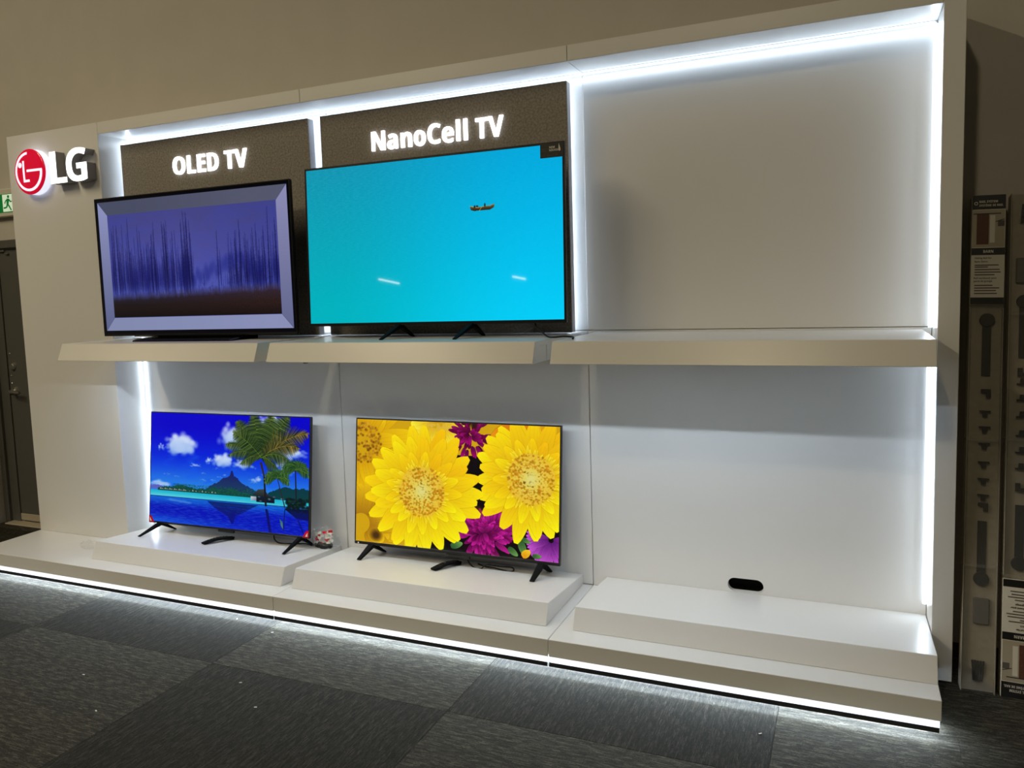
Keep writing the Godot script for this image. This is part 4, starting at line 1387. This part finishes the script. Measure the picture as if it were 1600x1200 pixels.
func build_small_things() -> void:
	var riser := func(z: float) -> float: return 0.1909 + (0.237 - 0.1909) * z / 0.5384
	# remote controls: a long bowed handset with rows of keys
	for q in [[Vector3(0.972, 0, 0.245), -0.35, 0.205, "black remote control lying before the lagoon television"], [Vector3(2.508, 0, 0.185), -0.36, 0.2, "black remote control lying before the yellow flower television"]]:
		var at: Vector3 = q[0]
		at.y = riser.call(at.z) + 0.001
		var t := thing("remote_control", q[3], "remote control", at, "remote controls on the risers")
		t.basis = Basis(Vector3.RIGHT, -atan2(0.0461, 0.5384)) * Basis(Vector3.UP, q[1])
		var len: float = q[2]
		var side := PackedVector2Array()
		for k in 11:
			var s := k / 10.0
			side.append(Vector2(lerpf(-len * 0.5, len * 0.5, s), 0.017 + 0.012 * sin(PI * s) - 0.006 * s))
		for k in range(10, -1, -1):
			var s := k / 10.0
			side.append(Vector2(lerpf(-len * 0.5 + 0.006, len * 0.5 - 0.004, s), 0.002 + 0.010 * pow(sin(PI * s), 2.0)))
		part("handset", prism(side, "x", -0.021, 0.021, 0.004), M.black_matte, t, 35.0)
		for k in 7:
			for j in 3:
				var s := 0.2 + k * 0.1
				var z := lerpf(-len * 0.5, len * 0.5, s)
				var y := 0.017 + 0.012 * sin(PI * s) - 0.006 * s
				part("key", moved(lathe([Vector2(0, 0.0025), Vector2(0.0035, 0.002), Vector2(0.004, -0.001)], 8), Transform3D(Basis(), Vector3((j - 1) * 0.011, y, z))), M.dark_metal, t, 60.0)
	# cables
	single("power_cable", tube(curve([Vector3(2.60, 0.262, 0.11), Vector3(2.61, 0.225, 0.115), Vector3(2.645, 0.2, 0.12), Vector3(2.69, 0.203, 0.13), Vector3(2.72, 0.226, 0.13), Vector3(2.80, 0.223, 0.12), Vector3(2.86, 0.222, 0.11), Vector3(2.87, 0.205, 0.11), Vector3(2.84, 0.200, 0.115), Vector3(2.76, 0.212, 0.12), Vector3(2.70, 0.206, 0.10), Vector3(2.64, 0.2005, 0.06)]), 0.0038), M.rubber, Vector3(2.7, 0.2, 0.1), "looped black cable under the yellow flower television", "cable", "", 60.0)
	single("power_cable", tube(curve([Vector3(3.10, 1.535, 0.30), Vector3(3.115, 1.512, 0.32), Vector3(3.16, 1.485, 0.36), Vector3(3.20, 1.4675, 0.40), Vector3(3.25, 1.468, 0.46), Vector3(3.30, 1.471, 0.46), Vector3(3.345, 1.4685, 0.47), Vector3(3.37, 1.4665, 0.55)]), 0.0042), M.rubber, Vector3(3.2, 1.464, 0.4), "black cable trailing from the lake television onto the shelf", "cable", "", 60.0)
	single("power_cable", tube(curve([Vector3(1.30, 0.262, 0.12), Vector3(1.302, 0.225, 0.12), Vector3(1.34, 0.205, 0.12), Vector3(1.42, 0.203, 0.10), Vector3(1.50, 0.204, 0.08), Vector3(1.56, 0.207, 0.10)]), 0.004), M.rubber, Vector3(1.4, 0.2, 0.1), "black cable hanging under the lagoon television", "cable", "", 60.0)
	# bag of fittings, a crumpled clear pouch with red print and a coil of cable
	var bag := thing("accessory_bag", "crumpled clear pouch with red print behind the lagoon television's foot", "bag", Vector3(1.645, riser.call(0.085) + 0.001, 0.085))
	part("pouch", crumple(Vector3(0.095, 0.06, 0.035), 41, 0.45, 0.055), M.film, bag)
	var prints := RandomNumberGenerator.new()
	prints.seed = 6
	for k in 40:
		var a := prints.randf_range(-1.2, 1.2)
		var y := prints.randf_range(0.035, 0.11)
		var p := Vector3(sin(a) * 0.074, y, 0.012 + cos(a) * 0.018)
		var s := prints.randf_range(0.006, 0.014)
		part("leaflet", moved(box(-s, -s * 0.7, 0, s, s * 0.7, 0.0008), Transform3D(Basis.from_euler(Vector3(prints.randf_range(-0.7, 0.4), a * 0.6, prints.randf_range(-1, 1))), p)), [M.red, M.paper, M.paper][k % 3], bag)
	var coil := []
	for k in 40:
		var a := TAU * k / 13.0
		coil.append(Vector3(cos(a) * (0.055 + 0.006 * sin(k)), 0.010 + 0.006 * sin(k * 1.7) + 0.004 * (k / 13), sin(a) * 0.026 + 0.01))
	part("cable_coil", tube(curve(coil, 3), 0.0045, 6), M.rubber, bag, 60.0)
	single("plastic_wrap", crumple(Vector3(0.07, 0.022, 0.04), 7, 0.6, 0.02), M.film, Vector3(0.075, Y_BASE + 0.001, 0.43), "scrap of clear wrap on the plinth beside the first riser", "wrap")
	get_node("plastic_wrap").mesh = mesh_of(crumple(Vector3(0.07, 0.022, 0.04), 7, 0.6, 0.02))
	var w2 := single("plastic_wrap", PackedVector3Array([Vector3.ZERO, Vector3.RIGHT * 0.01, Vector3.UP * 0.01]), M.film, Vector3(2.90, 1.4635, 0.19), "clear plastic bag slumped under the turquoise lake television", "wrap")
	w2.mesh = mesh_of(crumple(Vector3(0.13, 0.04, 0.05), 17, 0.4, 0.036))
	# crumbs of packing on the carpet
	var rs := RandomNumberGenerator.new()
	rs.seed = 9
	for p in [Vector3(1.538, 0, 0.745), Vector3(1.83, 0, 0.82), Vector3(1.634, 0, 1.715), Vector3(2.043, 0, 1.302), Vector3(4.19, 0, 0.92), Vector3(1.30, 0, 1.5), Vector3(2.25, 0, 1.45)]:
		var o := single("packing_crumb", box(-0.006, 0.0005, -0.003, 0.006, 0.003, 0.003, 0.0008), M.paper, Vector3.ZERO, "tiny white crumb of packing lying on the carpet", "crumb", "crumbs of packing on the carpet")
		o.position = p
		o.rotation.y = rs.randf() * TAU


# a crumpled closed skin that rests on y = 0
func crumple(half: Vector3, use_seed: int, rough: float, lift: float) -> PackedVector3Array:
	var n := FastNoiseLite.new()
	n.seed = use_seed
	n.frequency = 1.6
	var rows := 12
	var cols := 20
	var g := []
	for i in rows + 1:
		var line := []
		for j in cols:
			var a := PI * i / rows
			var b := TAU * j / cols
			var d := Vector3(sin(a) * cos(b), cos(a), sin(a) * sin(b))
			var k := 1.0 + rough * n.get_noise_3dv(d * 1.3) + rough * 0.7 * absf(n.get_noise_3dv(d * 3.4))
			var v := d * half * k + Vector3(0, lift, 0)
			v.y = maxf(v.y, 0.0005 + 0.001 * absf(d.x))
			line.append(v)
		g.append(line)
	var t := PackedVector3Array()
	for i in rows:
		for j in cols:
			var k := (j + 1) % cols
			if i > 0:
				t.append_array([g[i][j], g[i][k], g[i + 1][k]])
			if i < rows - 1:
				t.append_array([g[i][j], g[i + 1][k], g[i + 1][j]])
	return orient(t)


func rail_kit(at: Vector3, flip: bool, label: String) -> void:
	var t := thing("rail_kit", label, "package", at, "packaged rail kits leaning on the wall")
	t.rotation = Vector3(-deg_to_rad(10.7), 0, -deg_to_rad(1.3))
	var w := 0.122
	var h := 2.055
	part("carton", box(0, 0.0, -0.075, w, h, -0.028, 0.002), M.carton, t)
	# everything below is laid out top up; on a flipped kit it is turned end for end
	var g := Node3D.new()
	g.name = "contents"
	t.add_child(g, true)
	if flip:
		g.transform = Transform3D(Basis(Vector3.BACK, PI), Vector3(w, h, 0))
	for e in [[0.0, 0.004], [w - 0.004, w]]:
		part("tray_edge", box(e[0], 0.002, -0.028, e[1], h - 0.48, -0.001, 0.001), M.carton, g)
	var card := part("header_card", box(0.0005, h - 0.467, -0.028, w - 0.0005, h, -0.0005, 0.001), M.paper, g)
	part("black_band", box(0.001, h - 0.062, -0.0005, w - 0.001, h - 0.001, 0.0004), M.card_black, card)
	part("black_band", box(0.001, h - 0.257, -0.0005, w - 0.001, h - 0.227, 0.0004), M.card_black, card)
	part("black_band", box(0.001, h - 0.466, -0.0005, w - 0.001, h - 0.437, 0.0004), M.card_black, card)
	lettering("print", "RAIL SYSTEM", 0.026, h - 0.034, 0.092, h - 0.024, 0.0008, 0.0004, M.paper, card)
	lettering("print", "SYSTÈME DE RAIL", 0.026, h - 0.050, 0.112, h - 0.038, 0.0008, 0.0004, M.paper, card)
	part("ring_mark", prism(stroke(disc(0.014, h - 0.036, 0.006, 20), 0.0025), "z", 0.0004, 0.0008), M.paper, card)
	lettering("print", "BARN", 0.044, h - 0.248, 0.080, h - 0.236, 0.0008, 0.0004, M.paper, card)
	lettering("print", "Sliding Rail for", 0.014, h - 0.276, 0.074, h - 0.266, 0.0004, 0.0006, M.card_black, card)
	lettering("print", "Barn Doors", 0.014, h - 0.289, 0.060, h - 0.281, 0.0004, 0.0006, M.card_black, card)
	lettering("print", "Rail coulissant pour", 0.012, h - 0.361, 0.094, h - 0.351, 0.0004, 0.0006, M.card_black, card)
	lettering("print", "porte de grange", 0.012, h - 0.374, 0.078, h - 0.364, 0.0004, 0.0006, M.card_black, card)
	for k in 9:
		var y: float = h - [0.300, 0.308, 0.319, 0.330, 0.341, 0.386, 0.397, 0.408, 0.420][k]
		part("print_line", box(0.014, y - 0.0022, -0.0005, [0.100, 0.062, 0.104, 0.108, 0.086, 0.080, 0.104, 0.092, 0.096][k], y + 0.0022, 0.0002), M.print_grey, card)
	# the picture of a sliding door on the card
	part("photo_wall", box(0.003, h - 0.224, -0.0005, w - 0.003, h - 0.065, 0.0002), M.sill, card)
	part("photo_door", box(0.018, h - 0.212, 0.0002, 0.062, h - 0.082, 0.0004), M.wood, card)
	part("photo_rail", box(0.006, h - 0.083, 0.0002, 0.104, h - 0.079, 0.0005), M.card_black, card)
	part("photo_opening", box(0.066, h - 0.205, 0.0002, 0.084, h - 0.088, 0.0004), M.paper, card)
	part("photo_shelf", box(0.094, h - 0.136, 0.0002, 0.118, h - 0.112, 0.0004), M.print_grey, card)
	part("photo_rail", prism(stroke(PackedVector2Array([Vector2(0.086, h - 0.116), Vector2(0.118, h - 0.106)]), 0.003), "z", 0.0002, 0.0005), M.card_black, card)
	# hangers, brackets and bolts held in the tray
	for k in 2:
		var y: float = [h - 0.53, 0.455][k]
		var dir: float = [-1.0, 1.0][k]
		var hanger := prism(disc(0.066, y, 0.028, 28), "z", -0.026, -0.012, 0.002)
		hanger.append_array(box(0.050, minf(y, y + dir * 0.235), -0.027, 0.082, maxf(y, y + dir * 0.235), -0.021, 0.001))
		part("hanger_strap", hanger, M.dark_metal, g, 30.0)
	for k in 8:
		var y: float = [1.235, 1.146, 1.080, 1.012, 0.935, 0.866, 0.80, 0.765][k]
		if k == 0 or k == 7:
			part("end_stop", prism(PackedVector2Array([Vector2(0.05, y), Vector2(0.084, y), Vector2(0.084, y - 0.034), Vector2(0.068, y - 0.034), Vector2(0.068, y - 0.014), Vector2(0.05, y - 0.014)]), "z", -0.027, -0.010, 0.001), M.dark_metal, g)
		else:
			part("spacer", prism(PackedVector2Array([Vector2(0.046, y), Vector2(0.086, y), Vector2(0.086, y - 0.006), Vector2(0.075, y - 0.006), Vector2(0.073, y - 0.026), Vector2(0.058, y - 0.026), Vector2(0.056, y - 0.006), Vector2(0.046, y - 0.006)]), "z", -0.027, -0.010, 0.001), M.dark_metal, g)
	part("screw_pouch", prism(round_rect(0.040, 0.272, 0.098, 0.378, 0.006, 3), "z", -0.0275, -0.013, 0.004), M.print_grey, g)
	for k in 5:
		var x := 0.042 + k * 0.010
		part("bolt", tube(PackedVector3Array([Vector3(x, 0.125, -0.02), Vector3(0.062 + (k - 2) * 0.007, 0.045, -0.02)]), 0.0042, 7), M.dark_metal, g, 60.0)
	for y in [1.575, 1.024, 0.508]:
		part("band", box(-0.001, y - 0.006, -0.0772, w + 0.001, y + 0.006, 0.0003, 0.0006), M.film, g)
	picture("clear_sleeve", 0.001, 0.003, w - 0.001, h - 0.47, -0.0008, M.film, g)
	for o in g.get_children():
		g.remove_child(o)
		t.add_child(o, true)
		o.transform = g.transform * o.transform
	g.free()


func _ready() -> void:
	rng.seed = 1
	# camera
	var cam := Camera3D.new()
	cam.name = "camera"
	add_child(cam)
	cam.transform = Transform3D(Basis(Vector3(0.910028, -0.033920, -0.413158), Vector3(-0.008880, 0.994823, -0.101234), Vector3(0.414453, 0.095794, 0.905015)), Vector3(4.4776, 1.6915, 3.9627))
	cam.projection = Camera3D.PROJECTION_FRUSTUM
	cam.near = 0.05
	cam.far = 100.0
	cam.size = 2.0 * 600.0 / 1263.554 * cam.near
	cam.frustum_offset = Vector2(50.283, -24.306) / 1263.554 * cam.near
	cam.current = true
	# surroundings
	var env := Environment.new()
	env.background_mode = Environment.BG_COLOR
	env.background_color = Color(0, 0, 0)
	env.tonemap_mode = Environment.TONE_MAPPER_LINEAR
	env.tonemap_exposure = 1.0
	env.sdfgi_enabled = true
	env.ssao_enabled = true
	env.ssil_enabled = true
	var we := WorldEnvironment.new()
	we.name = "environment"
	we.environment = env
	add_child(we)
	make_materials()
	# unseen lamps: one before the display, two light its left side, two are mirrored
	high_bay(Vector3(3.3, 6.55, 7.2), 10.8, "unseen round high bay lamp in front of the display")
	unseen_trunk_lamp(Vector3(-1.6, 6.3, 5.9), 5.2, 18.0, "unseen long trunk lamp lighting the pylon side of the display")
	unseen_trunk_lamp(Vector3(-7.4, 6.3, 6.0), 6.0, 15.0, "unseen long trunk lamp farther left of the display")
	linear_lamp(Vector3(-8.93, 3.5, 19.43), Vector3(-9.29, 3.5, 21.47), "long linear lamp out of view at the far left")
	linear_lamp(Vector3(-4.70, 3.5, 20.47), Vector3(-4.69, 3.5, 21.63), "short linear lamp out of view at the far middle")
	build_room()
	build_door()
	build_frame()
	build_risers_and_shelves()
	build_leds()
	build_boards()
	build_logo()
	build_televisions()
	build_exit_sign()
	rail_kit(Vector3(4.905, 0.003, 0.30), false, "packaged rail kit beside the end post, picture card at its top")
	rail_kit(Vector3(5.045, 0.003, 0.30), true, "packaged rail kit turned upside down, picture card at the floor")
	build_small_things()
